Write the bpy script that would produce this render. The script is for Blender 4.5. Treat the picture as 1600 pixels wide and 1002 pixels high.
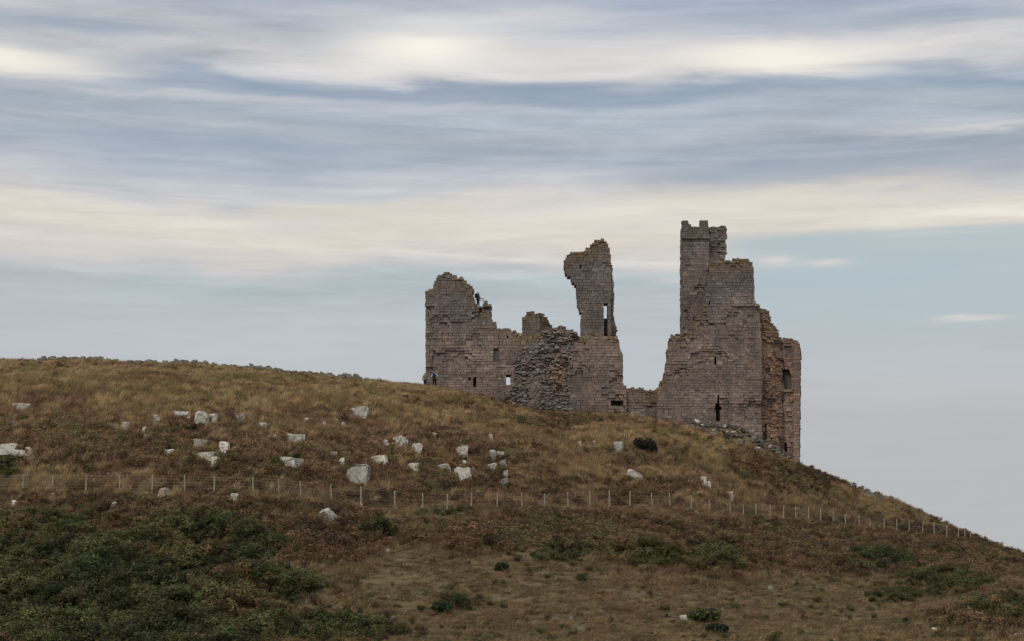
import bpy, bmesh, math, random
import numpy as np
from mathutils import Vector, Matrix, Euler

for o in list(bpy.data.objects):
    bpy.data.objects.remove(o)
scene = bpy.context.scene
COL = scene.collection
rng = random.Random(7)
nr = np.random.RandomState(11)

# ------------------------------------------------------------------ camera
F, PH, EYE = 2800.0, 960.0, 1.7          # focal length in photo pixels, horizon row, eye height
cam = bpy.data.cameras.new('camera')
cam.sensor_width = 36.0
cam.lens = F / 1600.0 * 36.0
cam.shift_y = (PH - 501.0) / 1600.0
cam.clip_start, cam.clip_end = 0.5, 20000.0
cam_o = bpy.data.objects.new('camera', cam)
cam_o.location = (0, 0, EYE)
cam_o.rotation_euler = (math.radians(90), 0, 0)
COL.objects.link(cam_o)
scene.camera = cam_o

# ------------------------------------------------------------------ node helpers
class E:
    """tiny expression wrapper around shader sockets"""
    def __init__(s, nt, v): s.nt, s.v = nt, v
    def _op(s, op, *a):
        n = s.nt.nodes.new('ShaderNodeMath'); n.operation = op
        for i, x in enumerate((s,) + a):
            x = x.v if isinstance(x, E) else x
            if hasattr(x, 'is_output'): s.nt.links.new(x, n.inputs[i])
            else: n.inputs[i].default_value = x
        return E(s.nt, n.outputs[0])
    def __add__(s, o): return s._op('ADD', o)
    def __sub__(s, o): return s._op('SUBTRACT', o)
    def __mul__(s, o): return s._op('MULTIPLY', o)
    def __truediv__(s, o): return s._op('DIVIDE', o)
    def pw(s, o): return s._op('POWER', o)
    def mn(s, o): return s._op('MINIMUM', o)
    def mx(s, o): return s._op('MAXIMUM', o)
    def inv(s): return (s * -1.0) + 1.0
    def ss(s, a, b, c=0.0, d=1.0):
        n = s.nt.nodes.new('ShaderNodeMapRange'); n.interpolation_type = 'SMOOTHSTEP'
        s.nt.links.new(s.v, n.inputs[0])
        for i, x in zip((1, 2, 3, 4), (a, b, c, d)): n.inputs[i].default_value = x
        return E(s.nt, n.outputs[0])

def comb(nt, x, y, z=0.0):
    n = nt.nodes.new('ShaderNodeCombineXYZ')
    for i, v in enumerate((x, y, z)):
        if isinstance(v, E): nt.links.new(v.v, n.inputs[i])
        else: n.inputs[i].default_value = v
    return n.outputs[0]

def noise(nt, vec, scale=1.0, detail=3.0, rough=0.55, dist=0.0):
    n = nt.nodes.new('ShaderNodeTexNoise')
    n.inputs['Scale'].default_value = scale; n.inputs['Detail'].default_value = detail
    n.inputs['Roughness'].default_value = rough; n.inputs['Distortion'].default_value = dist
    if vec is not None: nt.links.new(vec, n.inputs['Vector'])
    return E(nt, n.outputs['Fac'])

def ramp(nt, fac, stops, interp='LINEAR'):
    n = nt.nodes.new('ShaderNodeValToRGB'); n.color_ramp.interpolation = interp
    el = n.color_ramp.elements
    el[0].position, el[0].color = stops[0][0], tuple(stops[0][1]) + (1,)
    el[1].position, el[1].color = stops[-1][0], tuple(stops[-1][1]) + (1,)
    for p, c in stops[1:-1]:
        e = el.new(p); e.color = tuple(c) + (1,)
    nt.links.new(fac.v if isinstance(fac, E) else fac, n.inputs[0])
    return n.outputs[0]

def mix(nt, fac, a, b, mode='MIX'):
    n = nt.nodes.new('ShaderNodeMix'); n.data_type = 'RGBA'; n.blend_type = mode
    n.clamp_factor = True
    for i, v in ((0, fac), (6, a), (7, b)):
        v = v.v if isinstance(v, E) else v
        if hasattr(v, 'is_output'): nt.links.new(v, n.inputs[i])
        elif i == 0: n.inputs[0].default_value = v
        else: n.inputs[i].default_value = tuple(v)[:3] + (1,)
    return n.outputs[2]

def lin(r, g, b):
    f = lambda c: c / 12.92 if c <= .04045 else ((c + .055) / 1.055) ** 2.4
    return (f(r / 255), f(g / 255), f(b / 255))

# ------------------------------------------------------------------ sky, sun, exposure
SUN_EL, SUN_AZ = math.radians(46), math.radians(-152)     # azimuth clockwise from +Y (view direction)
world = bpy.data.worlds.new('World'); scene.world = world
world.use_nodes = True
nt = world.node_tree; nt.nodes.clear()
tc = nt.nodes.new('ShaderNodeTexCoord')
sp = nt.nodes.new('ShaderNodeSeparateXYZ'); nt.links.new(tc.outputs['Generated'], sp.inputs[0])
dx, dy, dz = (E(nt, sp.outputs[i]) for i in range(3))
hor = (dx * dx + dy * dy)._op('SQRT').mx(1e-4)
A = dx._op('ARCTAN2', dy)
T = (dz.mx(0.0) / hor).mn(3.0)
# high soft cloud sheets: long streaks, warped
w1 = noise(nt, comb(nt, A * 3.2, T * 15.0, 3.1), 1, 4, .55, .3)
w2 = noise(nt, comb(nt, A * 8.0, T * 50.0, 7.7), 1, 4, .55, .5)
w3 = noise(nt, comb(nt, A * 5.0, T * 140.0, 1.7), 1, 5, .6, .6)
w4 = noise(nt, comb(nt, A * 2.0, T * 26.0, 12.3), 1, 3, .5, .4)
Tw = T + (w1 - .5) * .075 + (w2 - .5) * .026 + A * .012
def tp(py): return (PH - py) / F
TM = .5
sk = [(700, (184, 185, 187)), (620, (190, 192, 195)), (560, (188, 194, 198)), (500, (187, 193, 197)), (462, (182, 193, 198)), (442, (190, 198, 201)),
      (415, (211, 207, 203)), (370, (223, 215, 204)), (335, (218, 212, 204)), (306, (194, 197, 201)),
      (262, (163, 173, 186)), (215, (178, 185, 193)), (185, (165, 176, 189)), (160, (173, 182, 192)), (132, (147, 163, 182)),
      (108, (196, 198, 203)), (80, (211, 209, 209)), (52, (203, 204, 207)), (22, (186, 192, 203)),
      (-15, (166, 177, 195)), (-80, (190, 195, 204)), (-150, (212, 212, 212)), (-250, (200, 203, 208)), (-400, (214, 214, 214))]
stops = [(min(1, tp(p) / TM), lin(*c)) for p, c in sk]
cloud = ramp(nt, Tw / TM, stops, 'LINEAR')
# soft streaks
w5 = noise(nt, comb(nt, A * 3.0 + 4.0, T * 75.0 + A * 1.5, 5.2), 1, 5, .6, .9)
w6 = noise(nt, comb(nt, A * 26.0, T * 190.0, 9.2), 1, 6, .62, 1.0)
w7 = noise(nt, comb(nt, A * 7.0 + 2.0, T * 38.0, 15.2), 1, 8, .6, 1.2)
streak = (w3 - .5) * .30 + (w2 - .5) * .40 + (w4 - .5) * .34 + ((w5 - .52).mx(0.0)) * .8 + (w6 - .5) * .22 + (w7 - .5) * .5
amt = T.ss(.12, .24, .14, 1.0)
s1 = nt.nodes.new('ShaderNodeMix'); s1.data_type = 'RGBA'; s1.blend_type = 'MULTIPLY'; s1.inputs[0].default_value = 1
nt.links.new(cloud, s1.inputs[6])
g = (streak * amt) + 1.0
cc = nt.nodes.new('ShaderNodeCombineColor')
for i, k in enumerate((1.05, 1.0, .93)): nt.links.new((((streak * amt) * k) + 1.0).v, cc.inputs[i])
nt.links.new(cc.outputs[0], s1.inputs[7])
skycol = s1.outputs[2]
# clear gap under the sheet on the right-hand side
gap = A.ss(.085, .15) * (T + (w2 - .5) * .012).ss(.205, .2125, 1, 0) * T.ss(.135, .18)
skycol = mix(nt, gap * .85, skycol, ramp(nt, T / .25, [(.5, lin(184, 192, 198)), (.72, lin(178, 193, 199)), (.9, lin(171, 190, 197))]))
# thin clouds and sun-lit spots of the sheet
def spot(u, py, ru, rp, col, k, wob=1.0):
    global skycol
    a0 = math.atan((u - 800) / F); t0 = tp(py) * math.cos(a0)
    a = (A + (w1 - .5) * .06 * wob - a0) / (ru / F)
    t = (T + (w2 - .5) * .022 * wob + (w3 - .5) * .006 - t0) / (rp / F)
    gs = ((a * a + t * t) * -1.0)._op('EXPONENT')
    skycol = mix(nt, gs * k, skycol, lin(*col))
spot(10, 98, 170, 20, (255, 247, 232), .9)
spot(675, 75, 110, 36, (255, 249, 236), 1.0)
spot(1215, 88, 170, 24, (255, 246, 232), .95)
spot(900, 100, 240, 26, (228, 224, 220), .6)
spot(760, 28, 240, 12, (232, 228, 224), .5)
spot(1180, 318, 330, 22, (234, 225, 210), .6)
spot(620, 345, 300, 26, (228, 219, 206), .5)
spot(140, 395, 260, 26, (222, 213, 205), .6)
spot(1520, 206, 110, 7, (216, 214, 213), .8)
spot(1210, 408, 30, 8, (216, 212, 207), .95, .2)
spot(1290, 411, 36, 5, (212, 210, 207), .95, .2)
spot(1530, 498, 50, 5, (212, 209, 206), .95, .25)
spot(1500, 494, 26, 4, (214, 211, 207), .9, .25)
spot(1050, 436, 36, 8, (206, 207, 206), .7, .4)
spot(330, 150, 330, 7, (206, 207, 210), .6)
spot(780, 170, 330, 7, (198, 201, 208), .6)
spot(780, 142, 420, 12, (143, 159, 180), .8)
spot(120, 40, 240, 16, (143, 160, 180), .75)
spot(1500, 24, 200, 14, (146, 161, 180), .7)
spot(420, 225, 260, 14, (152, 167, 183), .65)
spot(1300, 270, 330, 22, (156, 168, 184), .7)
nish = nt.nodes.new('ShaderNodeTexSky'); nish.sky_type = 'NISHITA'; nish.sun_disc = False
nish.sun_elevation = SUN_EL; nish.sun_rotation = SUN_AZ
nish.air_density = 1.2; nish.dust_density = 2.0
sc = nt.nodes.new('ShaderNodeVectorMath'); sc.operation = 'SCALE'; sc.inputs[3].default_value = 10.0
nt.links.new(skycol, sc.inputs[0])
allsky = mix(nt, .96, nish.outputs[0], sc.outputs[0])
bg = nt.nodes.new('ShaderNodeBackground'); bg.inputs[1].default_value = .10
nt.links.new(allsky, bg.inputs[0])
wo = nt.nodes.new('ShaderNodeOutputWorld'); nt.links.new(bg.outputs[0], wo.inputs[0])

sun = bpy.data.lights.new('sun', 'SUN'); sun.energy = 1.5; sun.angle = math.radians(14); sun.color = (1, .95, .88)
sun_o = bpy.data.objects.new('sun', sun); COL.objects.link(sun_o)
sd = Vector((math.sin(SUN_AZ) * math.cos(SUN_EL), math.cos(SUN_AZ) * math.cos(SUN_EL), math.sin(SUN_EL)))
sun_o.rotation_euler = sd.to_track_quat('Z', 'Y').to_euler()
sun_o.location = sd * 300
vs = scene.view_settings
vs.view_transform = 'Standard'; vs.look = 'None'; vs.exposure = 0.0; vs.gamma = 1.0; vs.use_curve_mapping = False

# ------------------------------------------------------------------ object helpers
def tag(o, label=None, cat=None, group=None, kind=None):
    if label: o['label'] = label
    if cat: o['category'] = cat
    if group: o['group'] = group
    if kind: o['kind'] = kind
    return o
def link(name, data, parent=None):
    o = bpy.data.objects.new(name, data); COL.objects.link(o)
    if parent is not None: o.parent = parent
    return o
def empty(name, loc):
    o = link(name, None); o.location = loc; o.empty_display_size = .3
    return o
def mesh(name, v, f, mat=None, attrs=None, smooth=False):
    m = bpy.data.meshes.new(name); m.from_pydata([tuple(map(float, p)) for p in v], [], f)
    if mat: m.materials.append(mat)
    for k, a in (attrs or {}).items():
        at = m.attributes.new(k, 'FLOAT_COLOR', 'FACE')
        at.data.foreach_set('color', np.asarray(a, np.float32).ravel())
    if smooth: m.polygons.foreach_set('use_smooth', [True] * len(m.polygons))
    m.update()
    return m
def place(o, parent_loc):
    o.location = -Vector(parent_loc)      # mesh data in world coordinates under an Empty that stands at parent_loc
    return o

# ------------------------------------------------------------------ lattice noise (numpy)
_perm = nr.rand(64, 64)
def vnoise(x, y, s=0):
    x = np.asarray(x, float) + s * 17.3; y = np.asarray(y, float) + s * 9.1
    xi, yi = np.floor(x).astype(int), np.floor(y).astype(int)
    fx, fy = x - xi, y - yi
    fx, fy = fx * fx * (3 - 2 * fx), fy * fy * (3 - 2 * fy)
    p = lambda i, j: _perm[i % 64, j % 64]
    return (p(xi, yi) * (1 - fx) + p(xi + 1, yi) * fx) * (1 - fy) + (p(xi, yi + 1) * (1 - fx) + p(xi + 1, yi + 1) * fx) * fy
def fbm(x, y, s=0, o=4):
    r, a, t = 0, 1., 0
    for i in range(o):
        r = r + a * vnoise(x * 2 ** i, y * 2 ** i, s + i); t += a; a *= .5
    return r / t
def sstep(a, b, x):
    t = np.clip((np.asarray(x, float) - a) / (b - a), 0, 1)
    return t * t * (3 - 2 * t)

# ------------------------------------------------------------------ terrain
uS = [-400, 0, 150, 300, 400, 520, 600, 660, 720, 790, 830, 890, 930, 985, 1040, 1090, 1140, 1180, 1230, 1250, 1290, 1350, 1400, 1450, 1500, 1520, 1560, 1600, 1700, 1900]
pS = [552, 567, 570, 575, 582, 594, 601, 608, 616, 633, 647, 657, 651, 653, 664, 675, 691, 708, 726, 731, 750, 771, 784, 808, 832, 842, 855, 872, 914, 957]
uC = [-400, 0, 660, 850, 900, 1000, 1100, 1180, 1235, 1250, 1320, 1400, 1520, 1600, 1900]
yC = [185, 188, 194, 190, 190, 194, 193, 193, 196, 199, 206, 208, 209, 202, 190]
uF = [-400, 0, 300, 400, 500, 617, 700, 800, 900, 1000, 1050, 1100, 1200, 1300, 1400, 1520, 1600, 1900]
pF = [772, 771, 770, 773, 784, 797, 799, 797, 795, 793, 796, 802, 811, 819, 831, 845, 882, 962]
yF = [132, 132, 132, 132, 133, 136, 138, 142, 148, 155, 159, 163, 172, 181, 192, 204, 185, 160]
uM = [-400, 0, 300, 450, 600, 1000, 1200, 1400, 1600, 1900]
pM = [880, 880, 880, 870, 862, 880, 900, 912, 932, 985]
yM = [110, 110, 112, 114, 118, 122, 128, 135, 135, 120]
def pchip(X, Z, q):
    h = np.diff(X, axis=1); d = np.diff(Z, axis=1) / h
    m = np.zeros_like(Z); m[:, 0] = d[:, 0]; m[:, -1] = d[:, -1]
    a, b = d[:, :-1], d[:, 1:]
    w1_, w2_ = 2 * h[:, 1:] + h[:, :-1], h[:, 1:] + 2 * h[:, :-1]
    ok = a * b > 0
    with np.errstate(all='ignore'):
        hm = (w1_ + w2_) / (w1_ / a + w2_ / b)
    m[:, 1:-1] = np.where(ok, hm, 0)
    i = np.clip((X[:, 1:-1] <= q[:, None]).sum(1), 0, X.shape[1] - 2)
    r = np.arange(len(q)); hh = h[r, i]; t = (q - X[r, i]) / hh
    t = np.clip(t, 0, 1)
    return ((2 * t**3 - 3 * t**2 + 1) * Z[r, i] + (t**3 - 2 * t**2 + t) * hh * m[r, i]
            + (-2 * t**3 + 3 * t**2) * Z[r, i + 1] + (t**3 - t**2) * hh * m[r, i + 1])
def smooth_interp(u, ku, kv):
    return sum(np.interp(u + d, ku, kv) * w for d, w in ((-16, .25), (0, .5), (16, .25)))
def height(x, y, detail=True):
    x = np.atleast_1d(np.asarray(x, float)); y = np.atleast_1d(np.asarray(y, float))
    u = np.clip(800 + F * x / np.maximum(y, 1), -400, 1900)
    zz = lambda p, Y: EYE + (PH - p) * Y / F
    yc, yf, ym = smooth_interp(u, uC, yC), smooth_interp(u, uF, yF), smooth_interp(u, uM, yM)
    zc, zf, zm = zz(smooth_interp(u, uS, pS), yc), zz(smooth_interp(u, uF, pF), yf), zz(smooth_interp(u, uM, pM), ym)
    o = np.ones_like(u); yb = 86 * o; zb = zz(1006, 86) * o
    los = (zc - EYE) / yc
    Xk = np.stack([-20000 * o, 0 * o, 55 * o, yb, ym, yf, yc, yc + 14, yc + 50, yc + 160, yc + 420, 40000 * o], 1)
    Zk = np.stack([-1 * o, 0 * o, -.25 * o, zb, zm, zf, zc, zc + los * 14 * .25, zc + los * 50 * .12, zc * .75 - 2, -9 * o, -10 * o], 1)
    z = pchip(Xk, Zk, y)
    if detail:
        near = sstep(70, 90, y) * sstep(260, 215, y)
        flat = 1 - .8 * sstep(188, 195, y)
        z = z + near * flat * ((fbm(x / 7, y / 7, 1) - .5) * .7 + (fbm(x / 1.8, y / 1.8, 5, 3) - .5) * .32)
        up = 960 - (z - EYE) * F / np.maximum(y, 1)
        z = z + near * green_w(u, up) * (fbm(x / 2.6, y / 2.6, 9, 3) - .45) * 3.0
    return z
def blobs(u, p, L):
    r = 0
    for cx, cy, rx, ry, k in L:
        r = np.maximum(r, k * np.exp(-(((u - cx) / rx) ** 2 + ((p - cy) / ry) ** 2) ** 1.5))
    return r
GREEN = [(110, 925, 260, 100, 1.0), (310, 855, 140, 52, .85), (60, 860, 110, 50, .9), (400, 930, 110, 60, .7), (250, 985, 220, 45, 1), (540, 975, 110, 45, .5),
         (1010, 872, 75, 20, .65), (1110, 876, 70, 26, .66), (1370, 880, 80, 22, .55), (1480, 915, 110, 28, .52), (1575, 955, 90, 30, .52), (1500, 860, 120, 20, .3),
         (5, 730, 26, 28, .9), (450, 725, 30, 14, .7), (690, 765, 40, 12, .45), (710, 948, 50, 14, .5), (560, 760, 26, 12, .4),
         (100, 812, 160, 22, .55), (700, 805, 90, 12, .36), (260, 660, 30, 14, .4), (300, 672, 16, 8, .6), (1390, 935, 60, 16, .4), (880, 865, 60, 18, .5), (590, 830, 36, 16, .6)]
RUST = [(180, 700, 260, 50, .95), (430, 730, 260, 55, .95), (690, 720, 190, 50, .9), (250, 800, 300, 40, .9), (520, 830, 110, 50, .8), (900, 770, 300, 30, .55),
        (900, 835, 280, 34, .95), (1200, 850, 240, 42, .95), (1400, 860, 170, 44, .8), (1230, 740, 110, 44, .85), (1000, 720, 90, 30, .4), (770, 850, 90, 26, .8),
        (600, 780, 110, 22, .8), (50, 680, 90, 34, .8), (870, 660, 80, 18, .6), (480, 650, 180, 26, .55), (700, 640, 140, 24, .5), (1530, 880, 90, 34, .6), (330, 900, 130, 50, .4), (1500, 985, 70, 22, .7)]
LAWN = [(900, 1015, 900, 30, 1), (780, 930, 230, 70, 1), (1000, 960, 260, 52, 1), (1250, 955, 200, 52, 1), (1380, 990, 140, 26, 1), (650, 905, 100, 40, .8), (90, 800, 90, 16, .6), (275, 903, 26, 12, .9), (640, 870, 60, 24, .6), (560, 785, 30, 16, .5)]
def green_w(u, p): return sstep(.25, .6, blobs(u, p, GREEN))
def zones(u, p, x, y):
    n1 = (fbm(x / 5, y / 5, 21) - .5) * 1.1; n2 = (fbm(x / 3.2, y / 3.2, 33) - .5) * 1.1
    gr = sstep(.2, .66, blobs(u, p, GREEN) + n1 * .42)
    ru = sstep(.25, .75, blobs(u, p, RUST) + n2 * .9) * (1 - gr)
    la = sstep(.3, .6, blobs(u, p, LAWN) + n1 * .4) * (1 - gr)
    ru = ru * (1 - .85 * la)
    return gr, ru, la
def ground_at(u, p):
    Y = np.linspace(84, 214, 900); X = (u - 800) / F * Y
    P = PH - (height(X, Y, False) - EYE) * F / Y
    k = np.argmax(P <= p) if (P <= p).any() else int(np.argmin(P))
    y = Y[k]; x = X[k]
    return float(x), float(y), float(height(x, y)[0])
def hz(x, y): return float(height(x, y)[0])
def crest(u):
    Y = np.linspace(178, 214, 181); X = (u - 800) / F * Y
    return float(Y[np.argmax((height(X, Y) - EYE) / Y)])
def toX(u, Y): return (u - 800) / F * Y
def toZ(p, Y): return EYE + (PH - p) * Y / F

def axis(dense0, dense1, step, far0, far1):
    a = list(np.arange(dense0, dense1 + 1e-6, step)); k = step
    lo, v = [], dense0
    while v > far0: k *= 1.35; v -= k; lo.append(max(v, far0))
    hi, v, k = [], dense1, step
    while v < far1: k *= 1.35; v += k; hi.append(min(v, far1))
    return np.array(lo[::-1] + a + hi)
gx = axis(-72, 74, .5, -9000, 9000); gy = axis(78, 226, .5, -3000, 15000)
GX, GY = np.meshgrid(gx, gy)
GZ = height(GX.ravel(), GY.ravel()).reshape(GX.shape)
nx, ny = len(gx), len(gy)
gm = bpy.data.meshes.new('ground')
co = np.stack([GX.ravel(), GY.ravel(), GZ.ravel()], 1)
gm.vertices.add(len(co)); gm.vertices.foreach_set('co', co.ravel())
I = (np.arange(ny - 1)[:, None] * nx + np.arange(nx - 1)[None, :]).ravel()
q = np.stack([I, I + 1, I + nx + 1, I + nx], 1)
gm.loops.add(q.size); gm.loops.foreach_set('vertex_index', q.ravel())
gm.polygons.add(len(q)); gm.polygons.foreach_set('loop_start', np.arange(len(q)) * 4)
gm.polygons.foreach_set('use_smooth', np.ones(len(q), bool))
gm.update(calc_edges=True)
gu = np.clip(800 + F * co[:, 0] / np.maximum(co[:, 1], 1), -400, 1900)
gp = PH - (co[:, 2] - EYE) * F / np.maximum(co[:, 1], 1)
zg, zr, zl = zones(gu, gp, co[:, 0], co[:, 1])
at = gm.attributes.new('cover', 'FLOAT_COLOR', 'POINT')
at.data.foreach_set('color', np.stack([zg, zr, zl, np.ones_like(zg)], 1).astype(np.float32).ravel())

def new_mat(name, rough=.9):
    m = bpy.data.materials.new(name); m.use_nodes = True
    t = m.node_tree; b = t.nodes['Principled BSDF']
    b.inputs['Roughness'].default_value = rough
    b.inputs['Specular IOR Level'].default_value = .2
    return m, t, b
def bump(t, b, h, strength=.5, dist=.05):
    n = t.nodes.new('ShaderNodeBump'); n.inputs['Strength'].default_value = strength; n.inputs['Distance'].default_value = dist
    t.links.new(h.v, n.inputs['Height']); t.links.new(n.outputs[0], b.inputs['Normal'])
def pos(t):
    return t.nodes.new('ShaderNodeNewGeometry').outputs['Position']

M_ground, t, b = new_mat('turf_and_soil', 1.0)
P_ = pos(t)
ca = t.nodes.new('ShaderNodeAttribute'); ca.attribute_name = 'cover'
cs = t.nodes.new('ShaderNodeSeparateColor'); t.links.new(ca.outputs['Color'], cs.inputs[0])
straw = ramp(t, noise(t, P_, .5, 6, .65), [(.3, (.12, .095, .045)), (.5, (.21, .155, .075)), (.7, (.27, .2, .11))])
rust = ramp(t, noise(t, P_, .7, 6, .65), [(.3, (.06, .043, .028)), (.55, (.115, .075, .048)), (.75, (.12, .08, .046))])
lawn = ramp(t, noise(t, P_, 1.1, 8, .7), [(.25, (.06, .05, .026)), (.45, (.14, .108, .054)), (.6, (.19, .142, .075)), (.8, (.25, .19, .115))])
c = mix(t, E(t, cs.outputs[1]), straw, rust)
c = mix(t, E(t, cs.outputs[2]), c, lawn)
c = mix(t, E(t, cs.outputs[0]), c, (.03, .03, .016))
t.links.new(c, b.inputs['Base Color'])
bump(t, b, noise(t, P_, 2.5, 6, .7), .9, .3)
gm.materials.append(M_ground)
ground = tag(link('ground', gm), 'grassy hillside rising to the ruin', kind='structure')

# ------------------------------------------------------------------ masonry
def masonry_mat(name, tones, warmcol, rough=.95):
    m, t, b = new_mat(name, rough)
    a = t.nodes.new('ShaderNodeAttribute'); a.attribute_name = 'mz'
    s = t.nodes.new('ShaderNodeSeparateColor'); t.links.new(a.outputs['Color'], s.inputs[0])
    tone, warm, lich = (E(t, s.outputs[i]) for i in range(3)); grey = E(t, a.outputs['Alpha'])
    p = pos(t)
    c = ramp(t, tone, tones)
    wc = ramp(t, tone, [(0, tuple(v * .55 for v in warmcol)), (.6, warmcol), (1, tuple(min(.5, v * 1.4) for v in warmcol))])
    c = mix(t, warm, c, wc)
    gc = ramp(t, tone, [(0, (.11, .10, .094)), (.6, (.20, .182, .170)), (1, (.31, .28, .255))])
    c = mix(t, grey, c, gc)
    mp = t.nodes.new('ShaderNodeMapping'); mp.inputs['Scale'].default_value = (1, 1, .22); t.links.new(p, mp.inputs[0])
    st = noise(t, mp.outputs[0], .55, 5, .62)
    pt_ = noise(t, p, .16, 3, .55)
    c = mix(t, pt_.ss(.35, .7), c, mix(t, 1.0, c, (.74, .75, .78), 'MULTIPLY'))
    c = mix(t, st.ss(.40, .68) * .55, c, (.085, .078, .072))
    gr = noise(t, p, 5.0, 5, .7)
    c = mix(t, .7, c, ramp(t, gr, [(.25, (.55, .55, .55)), (.5, (1, 1, 1)), (.8, (1.35, 1.33, 1.3))]), 'MULTIPLY')
    ln = noise(t, p, 1.6, 4, .6)
    c = mix(t, lich * ln.ss(.25, .55) * .85, c, (.17, .115, .045))
    t.links.new(c, b.inputs['Base Color'])
    bump(t, b, noise(t, p, 9, 5, .7), .6, .06)
    return m
M_stone = masonry_mat('weathered_sandstone', [(0, (.128, .099, .088)), (.35, (.235, .184, .162)), (.7, (.33, .256, .225)), (.9, (.42, .325, .28)), (1, (.49, .40, .31))], (.36, .205, .13))
M_rubble = masonry_mat('rubble_core_stone', [(0, (.07, .06, .056)), (.4, (.20, .165, .148)), (.8, (.33, .27, .24)), (1, (.50, .44, .39))], (.40, .26, .17))

BOXF = [(0, 1, 2, 3), (7, 6, 5, 4), (0, 4, 5, 1), (1, 5, 6, 2), (2, 6, 7, 3), (3, 7, 4, 0)]
class Acc:
    def __init__(s): s.v, s.f, s.a = [], [], []
    def box(s, P, at):
        k = len(s.v); s.v += P; s.f += [tuple(i + k for i in f) for f in BOXF]; s.a += [at] * 6
    def build(s, name, mat): return mesh(name, s.v, s.f, mat, {'mz': s.a})

class Wall:
    """masonry wall: courses of single stones on both faces round a rubble core; plane through (X0,Y0) at angle a"""
    def __init__(s, name, parent, X0, Y0, a, outline, thick, holes=(), course=(.23, .36), width=(.36, .82), prou=.05,
                 jit=.018, joint=.034, warm=0., rough=0., greytop=None, lichen=.8, mat=None, seed=0, local=False, mirror=True, rag=.05, neat=False):
        s.name, s.parent, s.mat = name, parent, mat or M_stone
        s.ca, s.sa, s.X0, s.Y0, s.t = math.cos(a), math.sin(a), X0, Y0, thick
        r = random.Random(seed + hash_str(name)); s.r = r
        cv = (lambda q: q) if local else s.frompx
        out = [cv(p) for p in outline]
        hol = [([cv(p) for p in h[0]], h[1]) for h in holes]
        z0, z1 = min(p[1] for p in out), max(p[1] for p in out)
        s.stones, s.core, s.back = [], Acc(), []
        z = z0; uid = r.random() * 50
        while z < z1 - .1:
            h = r.uniform(*course) * (.72 if r.random() < .2 else 1.0); zm = z + h * .5
            for a0, a1 in spans(out, zm):
                segs = [(a0, a1)]; csegs = [(a0, a1)]; bsegs = [(a0, a1)]
                for hp, thr in hol:
                    for h0, h1 in spans(hp, zm):
                        segs = cut(segs, h0, h1); csegs = cut(csegs, h0 - .03, h1 + .03)
                        if thr is True: bsegs = cut(bsegs, h0, h1)
                        else: s.core.box(s.blk(h0 - .2, h1 + .2, thr if isinstance(thr, float) else max(.7, thick - .75), thick - .35, z - .01, z + h + .01, .02), (.2, .1, 0, .4))
                for b0, b1 in csegs:
                    e0 = b0 + r.uniform(.05, .2) if abs(b0 - a0) < 1e-6 else b0
                    e1 = b1 - r.uniform(.05, .2) if abs(b1 - a1) < 1e-6 else b1
                    if e1 - e0 > .15:
                        k = max(1, int((e1 - e0) / 1.1)); ee = np.linspace(e0, e1, k + 1)
                        for q0, q1 in zip(ee[:-1], ee[1:]):
                            d0 = .42 + r.uniform(-.1, .1); d1 = thick - (.42 if mirror else 0) - r.uniform(0, .15)
                            s.core.box(s.blk(q0, q1, d0, max(d1, d0 + .2), z - .01, z + h + .01, .03), (r.uniform(.1, .7), warm * r.random() + .15, .2, .2))
                for b0, b1, bk in [q + (0,) for q in segs] + ([q + (1,) for q in bsegs] if mirror else []):
                    g0 = b0 + (r.uniform(-rag, rag) if abs(b0 - a0) < 1e-6 else 0)
                    g1 = b1 + (r.uniform(-rag, rag) if abs(b1 - a1) < 1e-6 else 0)
                    x = g0
                    while x < g1 - .1:
                        w = r.uniform(*width) * (.6 + h * 1.3)
                        if r.random() < .18: w *= .55
                        if g1 - (x + w) < .22: w = g1 - x
                        xm = x + w * .5
                        er = float(fbm((xm + uid) / 2.2, z / 1.8, 3, 3))           # eroded patches
                        ero = max(0, er - .60) * 2.0 + rough * float(fbm((xm + uid) / 1.1, z / .9, 8, 3) - .3)
                        d = r.gauss(0, prou * .4) + ero
                        top = topdist(out, xm, zm)
                        gz = 0 if greytop is None else float(sstep(greytop[0], greytop[1], z)) * .85 * (.55 + .8 * float(fbm((xm + uid) / 2.6, z / 3.2, 6)))
                        tone = min(1, max(0, r.gauss(.46, .13) + (float(fbm((xm + uid) / 3, z / 2.2, 2)) - .5) * .6))
                        wr = min(1, max(0, warm + (r.gauss(0, .16)) + (float(fbm((xm + uid) / 2.5, z / 2.5, 4)) - .5) * (.5 if warm > .2 else .15)))
                        if r.random() < .03: tone = min(1, tone + .35)
                        li = lichen * max(0, 1 - top / 2.4) * r.uniform(.3, 1.2) + (.12 * r.random() if greytop else 0)
                        jg = joint * r.uniform(.5, 1.3)
                        if not bk: s.stones.append((x + jg * .5, x + w - jg * .5, d, .62 + r.uniform(-.08, .08), z + jg * .4, z + h - jg * .4, (tone, wr, li, min(1, gz)), jit + (.05 if top < .5 and not neat else 0)))
                        if not bk and not neat and top < .4 and r.random() < .5:
                            ww = r.uniform(.16, .36); xx = x + r.uniform(0, max(.01, w - ww)); s.stones.append((xx, xx + ww, d + r.uniform(0, .2), d + r.uniform(.45, .9), z + h - .04, z + h + r.uniform(.05, .17), (tone * r.uniform(.6, 1), wr, li, gz), .06))
                        if bk: s.back.append((x + jg * .5, x + w - jg * .5, thick - .5, thick + r.gauss(0, .03), z + jg * .4, z + h - jg * .4, (tone, wr, li, min(1, gz)), jit))
                        x += w
            z += h
    def frompx(s, p):
        k = (p[0] - 800) / F
        q = (k * s.Y0 - s.X0) / (s.ca - k * s.sa)
        return (q, toZ(p[1], s.Y0 + q * s.sa))
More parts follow.
